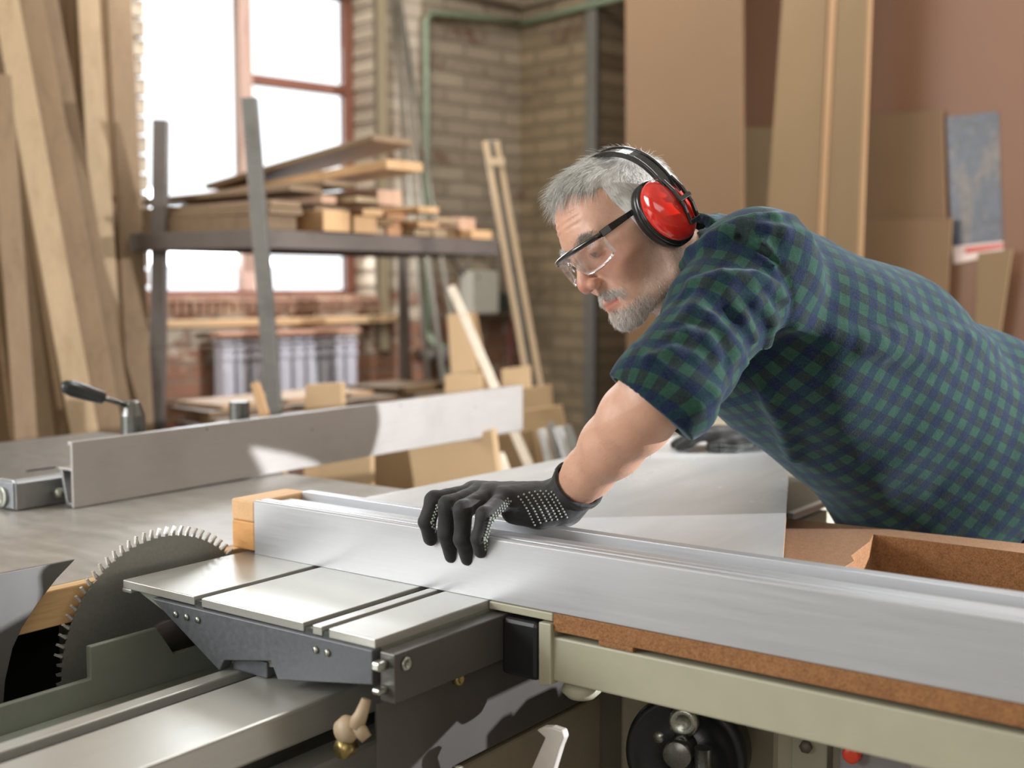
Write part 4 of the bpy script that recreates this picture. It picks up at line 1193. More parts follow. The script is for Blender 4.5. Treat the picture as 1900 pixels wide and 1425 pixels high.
def head_sdf(p):
    """p in head axes: x to the face, y to his left, z up"""
    d = ell(p, (-.010, 0, .027), (.095, .076, .081))
    d = sm(d, ell(p, (.022, 0, .028), (.072, .067, .073)), .03)          # forehead
    q = p.copy(); q[:, 1] = np.abs(q[:, 1])
    d = sm(d, ell(p, (.030, 0, -.040), (.060, .058, .070)), .03)         # face block
    d = sm(d, ell(q, (.058, .044, -.034), (.026, .022, .024)), .03)      # cheek
    d = sm(d, cone(q, (-.012, .058, -.050), (.010, .054, -.085), .014, .015), .03)
    d = sm(d, cone(q, (.010, .052, -.086), (.075, .014, -.108), .015, .0135), .03)    # jaw
    d = sm(d, ell(p, (.079, 0, -.107), (.018, .024, .015)), .016)        # chin
    d = sm(d, ell(p, (.070, 0, -.078), (.026, .032, .030)), .02)         # muzzle
    d = sm(d, cone(q, (.086, .012, .020), (.076, .044, .020), .0085, .008), .016)    # brow
    d = smx(d, -ell(q, (.097, .033, .001), (.017, .018, .013)), .014)    # eye socket
    d = sm(d, cone(p, (.091, 0, .008), (.109, 0, -.026), .0062, .0082), .010)      # nose bridge
    d = sm(d, ell(p, (.1110, 0, -.036), (.0120, .0110, .0110)), .010)
    d = sm(d, ell(q, (.104, .0125, -.041), (.011, .0068, .0085)), .006)
    d = smx(d, -ell(q, (.108, .0065, -.050), (.0055, .0035, .004)), .004)
    # eyelids
    d = sm(d, ell(q, (.0795, .0325, -.001), (.0138, .0152, .0132)), .005)
    d = smx(d, -ell(q, (.092, .0325, -.0058), (.006, .0118, .0012)), .002)
    d = smx(d, -cone(q, (.0935, .024, .0075), (.086, .046, .0065), .0012, .0012), .004)     # lid crease
    d = smx(d, -cone(q, (.092, .022, -.0145), (.082, .046, -.014), .0012, .001), .006)     # bag under the eye
    # mouth
    d = sm(d, cone(q, (.0975, 0, -.0735), (.088, .022, -.078), .0058, .0025), .006)
    d = sm(d, cone(q, (.0965, 0, -.0840), (.088, .020, -.081), .0062, .003), .006)
    d = smx(d, -cone(q, (.1045, 0, -.0786), (.092, .025, -.0795), .0012, .0012), .0028)
    d = smx(d, -ell(p, (.104, 0, -.0965), (.010, .022, .006)), .010)
    d = smx(d, -cone(p, (.106, 0, -.056), (.1045, 0, -.066), .0015, .002), .005)
    # nasolabial fold, temple and cheek hollows, forehead lines
    d = smx(d, -cone(q, (.100, .021, -.040), (.090, .034, -.070), .0016, .0012), .007)
    d = smx(d, -ell(q, (.060, .079, .030), (.030, .010, .022)), .02)
    d = smx(d, -ell(q, (.048, .070, -.070), (.024, .008, .022)), .022)
    for zf in (.047, .056, .065):
        d = smx(d, -cone(q, (.101 - (zf - .04) * .35, 0, zf), (.086 - (zf - .04) * .4, .04, zf - .003), .0006, .0004), .004)
    # ear
    d = sm(d, ell(q, (-.006, .080, -.010), (.016, .006, .030)), .006)
    return d


def neck_sdf(p):
    d = chain(p, [H(-.030, 0, -.045), H(-.045, 0, -.105), NB], [.056, .054, .062], .03)
    return sm(d, cone(p, H(.02, 0, -.075), NB + np.array([-.035, -.02, -.045]), .035, .04), .04)


def arm_sdf(p):
    d = chain(p, [SL, EL], [.048, .0435], .02)
    w = WL - EL
    d = sm(d, chain(p, [EL, EL + w * .22, EL + w * .5, EL + w * .78, WL], [.0440, .0455, .0400, .0318, .0278], .02), .02)
    ms = WL + N_(WL - EL) * .05
    return sm(d, cone(p, WL, ms, .026, .022), .02)


CHC = D(1450, 610, 1.90); PEL = D(1925, 915, 2.17)
def body_sdf(p):
    d = head_sdf(hl(p)) * HS
    d = sm(d, neck_sdf(p), .022)
    d = np.minimum(d, arm_sdf(p))
    far = chain(p, [NB, CHC, (CHC + PEL) / 2, PEL], [.06, .10, .10, .11], .04)
    far = sm(far, chain(p, [NB, SL], [.05, .05], .02), .03)
    far = sm(far, chain(p, [NB, SR_, ER, WRR], [.05, .05, .045, .028], .02), .03)
    return sm(d, far, .012)


pos, F = mesh_sdf(body_sdf, (-.06, 1.28, .80), (1.12, 2.85, 1.62), .0024)
L_ = hl(pos)
def blob(c, r): return np.exp(-np.sum(((L_ - np.array(c)) / np.array(r)) ** 2, 1))
La = L_.copy(); La[:, 1] = np.abs(La[:, 1])
def blob2(c, r): return np.exp(-np.sum(((La - np.array(c)) / np.array(r)) ** 2, 1))
skin = np.tile(np.array(lin('#d9b19b')[:3]), (len(pos), 1))
def tint(w, h): 
    global skin
    skin = skin + (np.array(lin(h)[:3]) - skin) * np.clip(w, 0, 1)[:, None]
tint(.6 * blob2((.075, .045, -.03), (.03, .03, .025)), '#c07a62')
tint(.75 * blob((.115, 0, -.038), (.02, .018, .016)), '#bd6f5c')
tint(.5 * blob((.09, 0, .05), (.04, .05, .04)), '#cf9678')
tint(.22 * np.clip(vnoise(pos, 45) + .3, 0, 1) + .15 * np.abs(vnoise(pos, 140)), '#b97c62')
lipm = np.exp(-((La[:, 2] + .079) / .0075) ** 2) * (La[:, 1] < .023) * (L_[:, 0] > .083)
tint(.9 * lipm, '#b0655c')
bz = (L_[:, 2] < -.030) & (L_[:, 0] > -.03)
beardm = np.clip((-L_[:, 2] - .045 - .9 * np.clip(L_[:, 0] - .02, 0, .06) + .55 * np.clip(La[:, 1] - .03, 0, .05)) / .012, 0, 1) * (L_[:, 0] > -.03) * (L_[:, 2] > -.14)
tint(.45 * beardm * (1 - lipm), '#bfaa9c')
arm_w = (pos[:, 2] < 1.22) & (L_[:, 2] < -.2)
tint(.7 * arm_w.astype(float), '#cd9f84')
t = NT('skin'); at_ = t.n('ShaderNodeAttribute'); at_.attribute_name = 'tint'
nz = t.noise(t.map(), 260, 3); nz2 = t.noise(t.map(), 40, 5)
c_ = t.mix(t.ramp(nz2, [(.35, (0, 0, 0, 1)), (.75, (.28, .28, .28, 1))]), at_.outputs['Color'], lin('#b27a63'))
t.bump(t.math('MULTIPLY_ADD', nz2, .6, nz), .22, .0015)
t.b.inputs['Subsurface Weight'].default_value = .12; t.b.inputs['Subsurface Radius'].default_value = (.012, .005, .003)
t.b.inputs['Subsurface Scale'].default_value = .6
M_SKIN = t.set(Base_Color=c_, Roughness=.46)
mesh_obj('body', man, pos, F, M_SKIN, HB, vcol=skin)
BODYV = pos

# ---- eyes
for sgn, nm in ((1, 'left'), (-1, 'right')):
    e = MB(); c = H(.0800, sgn * .0325, -.001); e.ball(c, .0128, 24)
    part(man, 'eyeball', e, plastic('eye_white', '#9f938c', .15))
    g = N_(HR @ np.array([.80, -.12, -.38]))
    part(man, 'iris', MB().lathe(c, g, [(.0104, .0058), (.0122, .0054), (.0130, .003)], 20), plastic('iris_grey', '#4d5357', .12))

# ---- hair: cap plus combed strands
def hairline(l):
    """>0 inside the hair region"""
    x, y, z = l[:, 0], np.abs(l[:, 1]), l[:, 2]
    top = z - (.083 - .9 * np.clip(y - .030, 0, .02) - .10 * np.clip(x, -.1, .0))
    front = .066 - x + .55 * np.clip(z - .085, -.1, .05) - .25 * (y < .03) * 0
    side = np.minimum(.042 - x - .20 * np.clip(.05 - z, 0, .1), z + .030)
    side = np.minimum(side, y - .03)
    burn = np.minimum(np.minimum(.024 - x, x + .012), z + .038)
    burn = np.minimum(burn, y - .05)
    back = np.minimum(-.035 - x, z + .075)
    return np.maximum.reduce([np.minimum(front, z - .066 + .0 * x), side, burn * .9, back])
def hair_cap(p):
    l = hl(p); d = head_sdf(l) * HS
    hl_ = hairline(l)
    th = np.clip(hl_ * .55, 0, 1) * .9
    tp = .0040 + .0035 * np.clip((l[:, 2] - .04) / .08, 0, 1) + .008 * np.clip((l[:, 0] - .01) / .07, 0, 1)
    th = np.minimum(th, tp)
    nz = vnoise(l * np.array([.5, 1.6, .9]), 90) * .0016
    dd = d - th - nz * (th > .003)
    return np.maximum(dd, .004 - hl_)
pos, F = mesh_sdf(hair_cap, HT - .17, HT + .17, .003)
t = NT('grey_hair'); oi = t.n('ShaderNodeNewGeometry')
nz = t.noise(t.map(), 60, 4)
col = t.ramp(t.math('MULTIPLY_ADD', oi.outputs['Random Per Island'], .65, t.math('MULTIPLY', nz, .35)), [(.15, lin('#7a7875')), (.38, lin('#c0beba')), (.7, lin('#e6e4de')), (1.0, lin('#f6f3ec'))])
M_HAIR = t.set(Base_Color=col, Roughness=.42); t.b.inputs['Specular IOR Level'].default_value = .45
hair = mesh_obj('hair', man, pos, F, M_HAIR, HB)
rg = np.random.default_rng(4)
def surf_pts(pos, n, w):
    p = w / w.sum(); i = rg.choice(len(pos), n, p=p); return pos[i]
l = hl(pos); g = grad(hair_cap, pos, .002); outw = (np.sum(g * (pos - HT), 1) > .02) & (hairline(l) > .003)
idx = rg.choice(np.where(outw)[0], 15000)
r0 = pos[idx] + rg.normal(0, .0012, (15000, 3)); gn = g[idx]; ll = l[idx]
# combing field in head axes: forward on the top, down at the sides, forelock out over the brow
top = np.clip((ll[:, 2] - .045) / .05, 0, 1)[:, None]
cf_ = np.array([.92, .0, -.05]) * top + (1 - top) * np.array([-.25, 0, -1.0])
cf_ = cf_ + np.stack([np.zeros(len(ll)), .25 * np.sign(ll[:, 1]) * (1 - top[:, 0]) + .12, np.zeros(len(ll))], 1)
dw = cf_ @ HR.T
dw = dw - gn * np.sum(dw * gn, 1)[:, None]; dw /= np.linalg.norm(dw, axis=1)[:, None]
fl = np.clip((ll[:, 0] - .035) / .03, 0, 1) * top[:, 0]
dirn = dw + gn * (.22 + .25 * fl)[:, None]
len_ = .010 + .020 * top[:, 0] * rg.uniform(.6, 1.2, len(ll)) + .012 * fl
V, FF = strands(r0 - gn * .002, dirn, len_, .00026, bend=-gn * .25 + np.array([0, 0, -.25]), seg=4, seed=3, jit=.16)
mesh_obj('hair_strands', hair, V, FF, M_HAIR, HB)

# ---- beard, moustache, brows
l = hl(BODYV); la = l.copy(); la[:, 1] = np.abs(la[:, 1])
bm = np.clip((-l[:, 2] - .043 - .95 * np.clip(l[:, 0] - .02, 0, .06) + .55 * np.clip(la[:, 1] - .03, 0, .05)) / .012, 0, 1)
bm = bm * (l[:, 0] > -.020) * (l[:, 2] > -.135) * (la[:, 1] < .085)
lip = (np.abs(l[:, 2] + .0795) < .0085) & (la[:, 1] < .026) & (l[:, 0] > .082)
mous = np.exp(-((la[:, 1] - .014) / .016) ** 2 - ((l[:, 2] + .062 + .35 * la[:, 1]) / .006) ** 2) * (l[:, 0] > .08)
chin = (l[:, 2] > -.135) * (l[:, 0] < .13) * np.clip((l[:, 0] - .045) / .03, 0, 1) * np.clip((-l[:, 2] - .088) / .006, 0, 1) * (la[:, 1] < .045)
t = NT('white_beard'); oi = t.n('ShaderNodeNewGeometry')
col = t.ramp(oi.outputs['Random Per Island'], [(.0, lin('#8a8079')), (.25, lin('#c9c2ba')), (1.0, lin('#eeeae4'))])
M_BEARD = t.set(Base_Color=col, Roughness=.5)
def grow(name, w, n, lmin, lmax, lift, dvec, rad, mat, seed, jit=.3, parent=man):
    rgx = np.random.default_rng(seed)
    w = np.where(lip, 0, w); i = rgx.choice(len(BODYV), n, p=w / w.sum())
    p = BODYV[i] + rgx.normal(0, .0012, (n, 3)); gg = grad(body_sdf, p, .002)
    dv = np.tile(np.asarray(dvec, float), (n, 1)) if np.ndim(dvec) == 1 else dvec[i]
    dd = dv @ HR.T; dd = dd - gg * np.sum(dd * gg, 1)[:, None]; dd /= np.linalg.norm(dd, axis=1)[:, None] + 1e-6
    V, FF = strands(p - gg * .001, dd + gg * lift, rgx.uniform(lmin, lmax, n), rad, seg=3, seed=seed, jit=jit)
    return mesh_obj(name, parent, V, FF, mat, HB)
bd = grow('beard', np.clip(bm * .55 + chin * 1.6, 0, 3), 8000, .003, .007, .5, (.25, 0, -1), .00022, M_BEARD, 11)
grow('chin_beard', chin, 4200, .005, .010, .5, (.35, 0, -1), .00026, M_BEARD, 12, parent=bd)
dm = np.tile([.3, 0, -1.0], (len(BODYV), 1)); dm[:, 1] = np.sign(l[:, 1]) * .9
grow('moustache', mous, 2600, .005, .009, .4, dm, .00026, M_BEARD, 13, .2)
brow = np.exp(-((la[:, 1] - .032) / .014) ** 2 - ((l[:, 2] - .0225 + .25 * np.abs(la[:, 1] - .03)) / .0035) ** 2) * (l[:, 0] > .06)
db = np.tile([.2, 0, .3], (len(BODYV), 1)); db[:, 1] = np.sign(l[:, 1])
grow('eyebrow', brow, 1000, .006, .011, .35, db, .00026, M_HAIR, 14, .25)
# fine hair on the forearm
wa = np.exp(-((np.linalg.norm(np.cross(BODYV - EL, N_(WL - EL)), axis=1)) / .2) ** 2) * (((BODYV - EL) @ N_(WL - EL)) > .06) * (((BODYV - EL) @ N_(WL - EL)) < .26) * (np.linalg.norm(np.cross(BODYV - EL, N_(WL - EL)), axis=1) < .055)
i = rg.choice(len(BODYV), 260, p=wa / wa.sum()); gg = grad(body_sdf, BODYV[i], .002); dd = np.tile(N_(WL - EL), (260, 1)) + gg * .35
V, FF = strands(BODYV[i], dd, rg.uniform(.006, .012, 260), .00009, seg=3, seed=9, jit=.3)
mesh_obj('arm_hair', man, V, FF, plastic('arm_hair', '#8f7c68', .6), HB)

# ---- shirt
AX = N_(PEL - CHC); SD = N_(np.array([.12, -1, .02]) - AX * np.dot([.12, -1, .02], AX)); BK = N_(np.cross(SD, AX)); BK = BK if BK[2] > 0 else -BK
TR = np.c_[AX, SD, BK]
TOR = [(D(1462, 622, 1.89), (.20, .195, .160)), (D(1600, 712, 1.98), (.22, .180, .192)), (D(1762, 845, 2.09), (.24, .172, .232)), (D(1935, 965, 2.20), (.22, .165, .225))]
def torso_base(p):
    d = None
    for c, r in TOR:
        e = ell(p, c, r, TR); d = e if d is None else sm(d, e, .07)
    d = sm(d, cone(p, NB + np.array([.03, 0, -.01]), SL, .068, .080), .06)
    d = sm(d, cone(p, NB + np.array([.03, 0, -.01]), SR_, .068, .080), .06)
    return d
WD = N_(WL - EL); ARM0 = N_(EL - SL); SLe = EL + N_(ARM0 + WD * .8) * .040
CA = N_(ARM0 + WD * .8)
SE = [SL, SL + (EL - SL) * .35, D(1284, 668, 1.57), EL, SLe]
SRr = [.088, .068, .057, .058, .0575]
def front_cloth(p): return chain(p, [D(1304, 462, 1.79), D(1284, 530, 1.76), D(1277, 590, 1.73), D(1300, 670, 1.72)], [.028, .032, .033, .034], .02)
def sleeve_base(p):
    return sm(chain(p, SE, SRr, .03), ell(p, D(1277, 750, 1.50), (.034, .04, .034)), .03)
def sleeveR(p): return chain(p, [SR_, ER, ER + (WRR - ER) * .3], [.09, .07, .06], .03)
def shirt_core(p):
    d = torso_base(p)
    d = sm(d, sleeve_base(p), .028)
    d = sm(d, front_cloth(p), .02)
    return sm(d, sleeveR(p), .03)
RIDGES = [  # pixel polylines of the main cloth folds, radius
    ([(1302, 452), (1349, 429), (1397, 426), (1450, 433), (1500, 441)], .0095),
    ([(1349, 420), (1400, 409), (1470, 406), (1520, 425)], .008),
    ([(1262, 500), (1285, 470), (1340, 440), (1366, 432)], .009),
    ([(1268, 556), (1290, 530), (1340, 514), (1400, 516), (1445, 535)], .0085),
    ([(1276, 572), (1310, 540), (1355, 527), (1420, 530), (1462, 556)], .008),
    ([(1268, 590), (1300, 566), (1350, 548), (1400, 560), (1440, 590)], .008),
    ([(1262, 603), (1289, 580), (1315, 595), (1342, 623), (1362, 650), (1382, 672)], .0095),
    ([(1245, 628), (1275, 626), (1308, 634), (1322, 662), (1325, 690)], .009),
    ([(1350, 560), (1378, 592), (1400, 628)], .007),
    ([(1415, 560), (1432, 600), (1425, 640)], .007),
    ([(1322, 690), (1338, 705), (1322, 735), (1300, 752)], .008),
    ([(1345, 630), (1352, 660), (1344, 700)], .007),
    ([(1200, 668), (1250, 655), (1290, 668), (1318, 694)], .006),
    ([(1372, 432), (1410, 455), (1440, 490)], .006),
    ([(1480, 600), (1540, 620), (1640, 650), (1760, 665)], .007),
    ([(1600, 640), (1680, 620), (1760, 625), (1840, 640)], .008),
    ([(1352, 770), (1368, 800), (1385, 830)], .007),
    ([(1420, 730), (1450, 790), (1470, 850)], .006),
]
GROOVES = [([(1372, 440), (1412, 462), (1444, 490), (1462, 520), (1471, 552), (1470, 585), (1455, 612), (1430, 640), (1405, 668)], .0042)]
def dens(pts, st=26.0):
    o = [pts[0]]
    for a, b in zip(pts[:-1], pts[1:]):
        n = max(1, int(math.hypot(b[0] - a[0], b[1] - a[1]) / st))
        o += [(a[0] + (b[0] - a[0]) * k / n, a[1] + (b[1] - a[1]) * k / n) for k in range(1, n + 1)]
    return o
def near_chain(p, q, rad, k):
    Q = np.array(q); m = .045
    msk = ((p > Q.min(0) - m) & (p < Q.max(0) + m)).all(1)
    d = np.full(len(p), .2)
    if msk.any(): d[msk] = chain(p[msk], q, rad, k)
    return d
def lift(polys, inset):
    out = []
    for pts, r in polys:
        q = []; pts = dens(pts)
        for (x, y) in pts:
            w = trace(shirt_core, x, y)
            if w is None: continue
            n = grad(shirt_core, w[None], .003)[0]; q.append(w - n * inset * r)
        if len(q) > 1: out.append((q, r))
    return out
RW = lift([(a_, b_ * 1.25) for a_, b_ in RIDGES], .05); GW = lift(GROOVES, .0)
ARM = N_(EL - SL); AL = np.linalg.norm(SLe - SL)
TORSO_R = (14, 15, 16, 17)
HN = N_([.97, 0, -.23]); HP = D(1890, 880, 2.06)
CUTN = CA; CUTP = EL + CA * .018
NA = N_(H(-.04, 0, -.08) - NB); 
def shirt_sdf(p):
    d = shirt_core(p)
    # rolled cuff bands
    t_ = (p - EL) @ CA
    rad = np.linalg.norm(p - EL - t_[:, None] * CA, axis=1)
    cuff = np.maximum(rad - (.0615 + .0010 * np.sin(t_ * 300)), np.abs(t_ + .006) - .024)
    d = sm(d, cuff, .004)
    tor = torso_base(p)
    # broad draping and small creases
    a = (p - CHC) @ AX; b = (p - CHC) @ BK; s_ = (p - CHC) @ SD
    w1 = np.sin(26 * (a * .55 + b * .8) + 3.0 * vnoise(p, 5) + 1.5 * s_ * 8)
    d = d - .0040 * w1 - .0034 * vnoise(p * np.array([1, 1, 1.2]), 11) - .0010 * vnoise(p, 33)
    for i_, (q, r) in enumerate(RW):
        tr_ = i_ in TORSO_R
        n_q = len(q); tp_ = [r * (.85 if tr_ else 1.0) * (.35 + .65 * min(1, 1.6 * math.sin(math.pi * (j_ + .3) / (n_q - .4)))) for j_ in range(n_q)]
        d = sm(d, near_chain(p, q, tp_, .006), .030 if tr_ else .011)
    for q, r in GW:
        d = smx(d, -near_chain(p, q, [r] * len(q), .003), .006)
    # openings
    inner = np.maximum(rad - .0535, -(t_ + .016))
    d = np.maximum(d, -inner)
    d = np.maximum(d, -np.maximum(rad - .125, -((p - CUTP) @ CUTN)))
    d = np.maximum(d, (p - HP) @ HN)
    # collar
    tn = (p - NB) @ NA; rn = np.linalg.norm(p - NB - tn[:, None] * NA, axis=1)
    rc = .0685 + .25 * np.clip(.045 - tn, 0, .1)
    band = np.maximum(np.abs(rn - rc) - .0035, np.abs(tn - .045) - .037)
    d = sm(np.maximum(d, -np.maximum(rn - rc + .0035, -(tn - .045))), band, .008)
    fold = np.maximum(np.abs(rn - rc - .008) - .003, np.abs(tn - .050) - .028)
    d = np.minimum(d, fold)
    fr = np.maximum(front_cloth(p), -np.maximum(rn - .058, -(tn - .02)))
    return sm(d, fr, .010)
pos, F = mesh_sdf(shirt_sdf, (.10, 1.24, .66), (1.12, 2.62, 1.56), .0042)
# cloth coordinates (metres on the cloth) per face corner
fc_ = pos[F].mean(1)
ts = np.clip((fc_ - SL) @ ARM, 0, AL); ds_ = np.linalg.norm(fc_ - SL - ts[:, None] * ARM, axis=1)
seam = GW[0][0]; SN = N_(ARM * 1.0 + np.array([-.15, -.2, 0])); sc = np.mean(seam, 0)
is_s = (sleeve_base(fc_) < torso_base(fc_) + .004) & (((fc_ - sc) @ SN) > -.004)
tn = (fc_ - NB) @ NA; rn = np.linalg.norm(fc_ - NB - tn[:, None] * NA, axis=1)
is_c = (tn > .015) & (rn < .085)
P4 = pos[F]                                  # (n,4,3)
def cyl_uv(P, o, ax, e1, e2, rad):
    q = P - o; u = q @ ax; x = q @ e1; y = q @ e2; return u, x, y
e1 = N_(SD - ARM * np.dot(SD, ARM)); e2 = np.cross(ARM, e1)
u_, x_, y_ = cyl_uv(P4, SL, ARM, e1, e2, .08); uvS = np.stack([u_, np.arctan2(y_, x_) * .078], -1)
ang = -math.radians(3)
u_, x_, y_ = cyl_uv(P4, (CHC + PEL) / 2, AX, SD, BK, .18); th = np.arctan2(y_, x_) * .185
uvT = np.stack([u_ * math.cos(ang) - th * math.sin(ang), u_ * math.sin(ang) + th * math.cos(ang)], -1)
e1 = N_(np.cross(NA, [0, 0, 1.])); e2 = np.cross(NA, e1)
u_, x_, y_ = cyl_uv(P4, NB, NA, e1, e2, .08); uvC = np.stack([u_, np.arctan2(y_, x_) * .08], -1)
uv = np.where(is_s[:, None, None], uvS, uvT); uv = np.where(is_c[:, None, None], uvC, uv)
# keep corners of one face together across the seam of the angle
for k in range(1, 4):
    for rr_ in (.078, .185, .08):
        per = 2 * math.pi * rr_; dlt = uv[:, k, 1] - uv[:, 0, 1]
        uv[:, k, 1] = np.where(np.abs(np.abs(dlt) - per) < .03, uv[:, k, 1] - np.sign(dlt) * per, uv[:, k, 1])
t = NT('checked_flannel')
uvn = t.n('ShaderNodeUVMap'); uvn.uv_map = 'cloth'
sx = t.n('ShaderNodeSeparateXYZ'); t.l(uvn.outputs[0], sx.inputs[0])
PER = .0345
def stripe(sock):
    f = t.math('FRACT', t.math('ADD', t.math('DIVIDE', sock, PER), 50.0))
    tri = t.math('ABSOLUTE', t.math('SUBTRACT', f, .5))          # 0..0.5
    return t.ramp(tri, [(.235, (0, 0, 0, 1)), (.265, (1, 1, 1, 1))])
sa, sb = stripe(sx.outputs[0]), stripe(sx.outputs[1])
ba = t.mix(sa, lin('#0f1738'), lin('#1f2827'))
bb = t.mix(sa, lin('#102a36'), lin('#254636'))
col = t.mix(sb, ba, bb)
nf = t.noise(t.map(), 420, 3, .7); nf2 = t.noise(t.map(), 70, 4, .7)
col = t.mix(t.ramp(nf, [(.35, (0, 0, 0, 1)), (.8, (.13, .13, .13, 1))]), col, lin('#6f8f93'))
col = t.mix(t.ramp(nf2, [(.35, (.25, .25, .25, 1)), (.65, (0, 0, 0, 1))]), col, lin('#101c26'))
t.bump(t.math('MULTIPLY_ADD', nf2, .6, nf), .30, .002)
t.b.inputs['Sheen Weight'].default_value = .18; t.b.inputs['Sheen Roughness'].default_value = .4
t.b.inputs['Sheen Tint'].default_value = (.65, .85, 1, 1); t.b.inputs['Specular IOR Level'].default_value = .15
M_SHIRT = t.set(Base_Color=col, Roughness=.85)
shirt = mesh_obj('shirt', man, pos, F, M_SHIRT, HB, uv=uv.reshape(-1, 2))

# ---- jeans and shoes
LH, LK, LA = np.array([.98, 2.06, .92]), np.array([.80, 2.02, .50]), np.array([1.02, 2.12, .09])
RH, RK, RA = np.array([1.02, 2.28, .92]), np.array([1.0, 2.36, .50]), np.array([1.22, 2.52, .09])
def jeans_sdf(p):
    d = ell(p, PEL + np.array([.10, .06, -.03]), (.19, .165, .165), TR)
    d = sm(d, chain(p, [LH, LK, LA], [.105, .088, .062], .03), .06)
    d = sm(d, chain(p, [RH, RK, RA], [.105, .088, .062], .03), .06)
    d = d - .004 * vnoise(p * np.array([1, 1, .6]), 14)
    return np.maximum(d, .10 - p[:, 2])
pos, F = mesh_sdf(jeans_sdf, (.62, 1.75, .06), (1.42, 2.68, 1.2), .009)
t = NT('dark_denim'); a_ = t.noise(t.map((1, 1, 1)), 300, 2)
t.bump(a_, .3, .002)
M_JEANS = t.set(Base_Color=t.ramp(a_, [(.3, lin('#141c2b')), (.7, lin('#22304a'))]), Roughness=.85)
mesh_obj('jeans', man, pos, F, M_JEANS, HB)
for an in (LA, RA):
    def shoe(p, an=an):
        d = chain(p, [an + [.05, 0, -.045], an + [-.05, -.02, -.045], an + [-.15, -.04, -.058]], [.042, .042, .03], .03)
        d = sm(d, cone(p, an + np.array([0, 0, -.04]), an + np.array([0, 0, .02]), .05, .055), .03)
        return np.maximum(d, .004 - p[:, 2])
    pp, ff = mesh_sdf(shoe, an - [.25, .12, .1], an + [.14, .12, .1], .008)
    mesh_obj('work_shoe', man, pp, ff, plastic('shoe_leather', '#3a2f28', .5), HB)

# ---- gloves
M_GLOVE = NT('black_knit_glove'); a_ = M_GLOVE.noise(M_GLOVE.map(), 500, 2); M_GLOVE.bump(a_, .25, .001)
M_GLOVE.b.inputs['Sheen Weight'].default_value = .15
M_GLOVE = M_GLOVE.set(Base_Color=M_GLOVE.ramp(a_, [(.3, lin('#131212')), (.7, lin('#232120'))]), Roughness=.7)
M_DOT = plastic('grey_grip_dot', '#9aa39a', .35, .1)
FG = [  # index .. little finger of his left hand: pixel and depth of the joints
    [(880, 914, 1.705), (806, 928, 1.640), (792, 968, 1.640), (799, 1000, 1.652)],
    [(892, 916, 1.690), (831, 938, 1.620), (828, 990, 1.626), (838, 1031, 1.640)],
    [(908, 919, 1.674), (859, 946, 1.604), (858, 1000, 1.608), (868, 1036, 1.624)],
    [(934, 926, 1.660), (900, 956, 1.592), (888, 1000, 1.592), (892, 1024, 1.604)]]
FR_ = [(.0135, .0125, .0112, .0098), (.0138, .0128, .0115, .0100), (.0135, .0126, .0112, .0098), (.0125, .0116, .0100, .0088)]
FGW = [[D(*q) for q in f] for f in FG]
TH = [D(1010, 922, 1.725), D(965, 926, 1.765), D(930, 929, 1.785), D(905, 931, 1.795)]
CU = N_(WL - EL)
def gloveL(p):
    d = None
    wr = WL + CU * .022
    for f, r in zip(FGW, FR_):
        e = chain(p, f, r, .006)
        d = e if d is None else np.minimum(d, e)
    d2 = chain(p, [wr, FGW[0][0]], [.022, .0155], .01)
    for f in FGW[1:]:
        d2 = sm(d2, cone(p, wr, f[0], .022, .0150), .014)
    d2 = sm(d2, cone(p, wr + np.array([0, -.008, -.012]), FGW[3][0] + np.array([.02, .006, -.006]), .020, .014), .016)
    d2 = sm(d2, chain(p, [D(1040, 938, 1.678), D(1000, 950, 1.670), D(955, 952, 1.664)], [.026, .022, .016], .01), .016)
    d2 = sm(d2, chain(p, TH, [.020, .0145, .0130, .0110], .008), .014)
    d = sm(d, d2, .010)
    cf0, cf1 = WL - CU * .022, WL + CU * .035
    d = sm(d, chain(p, [cf0, cf1], [.0365, .029], .01), .012)
    tt = (p - cf0) @ CU; rad = np.linalg.norm(p - cf0 - tt[:, None] * CU, axis=1)
    d = np.maximum(d, -(tt + .002))
    d = sm(d, np.maximum(np.abs(rad - .0365) - .0022, np.abs(tt - .002) - .004), .003)
    return np.maximum(d, -np.maximum(rad - .0335, tt - .012)) - .0006 * vnoise(p, 120)
pos, F = mesh_sdf(gloveL, D(930, 950, 1.66) - .19, D(930, 950, 1.66) + .19, .0021)
glv = mesh_obj('glove', man, pos, F, M_GLOVE, HB, label='black glove gripping the fence')
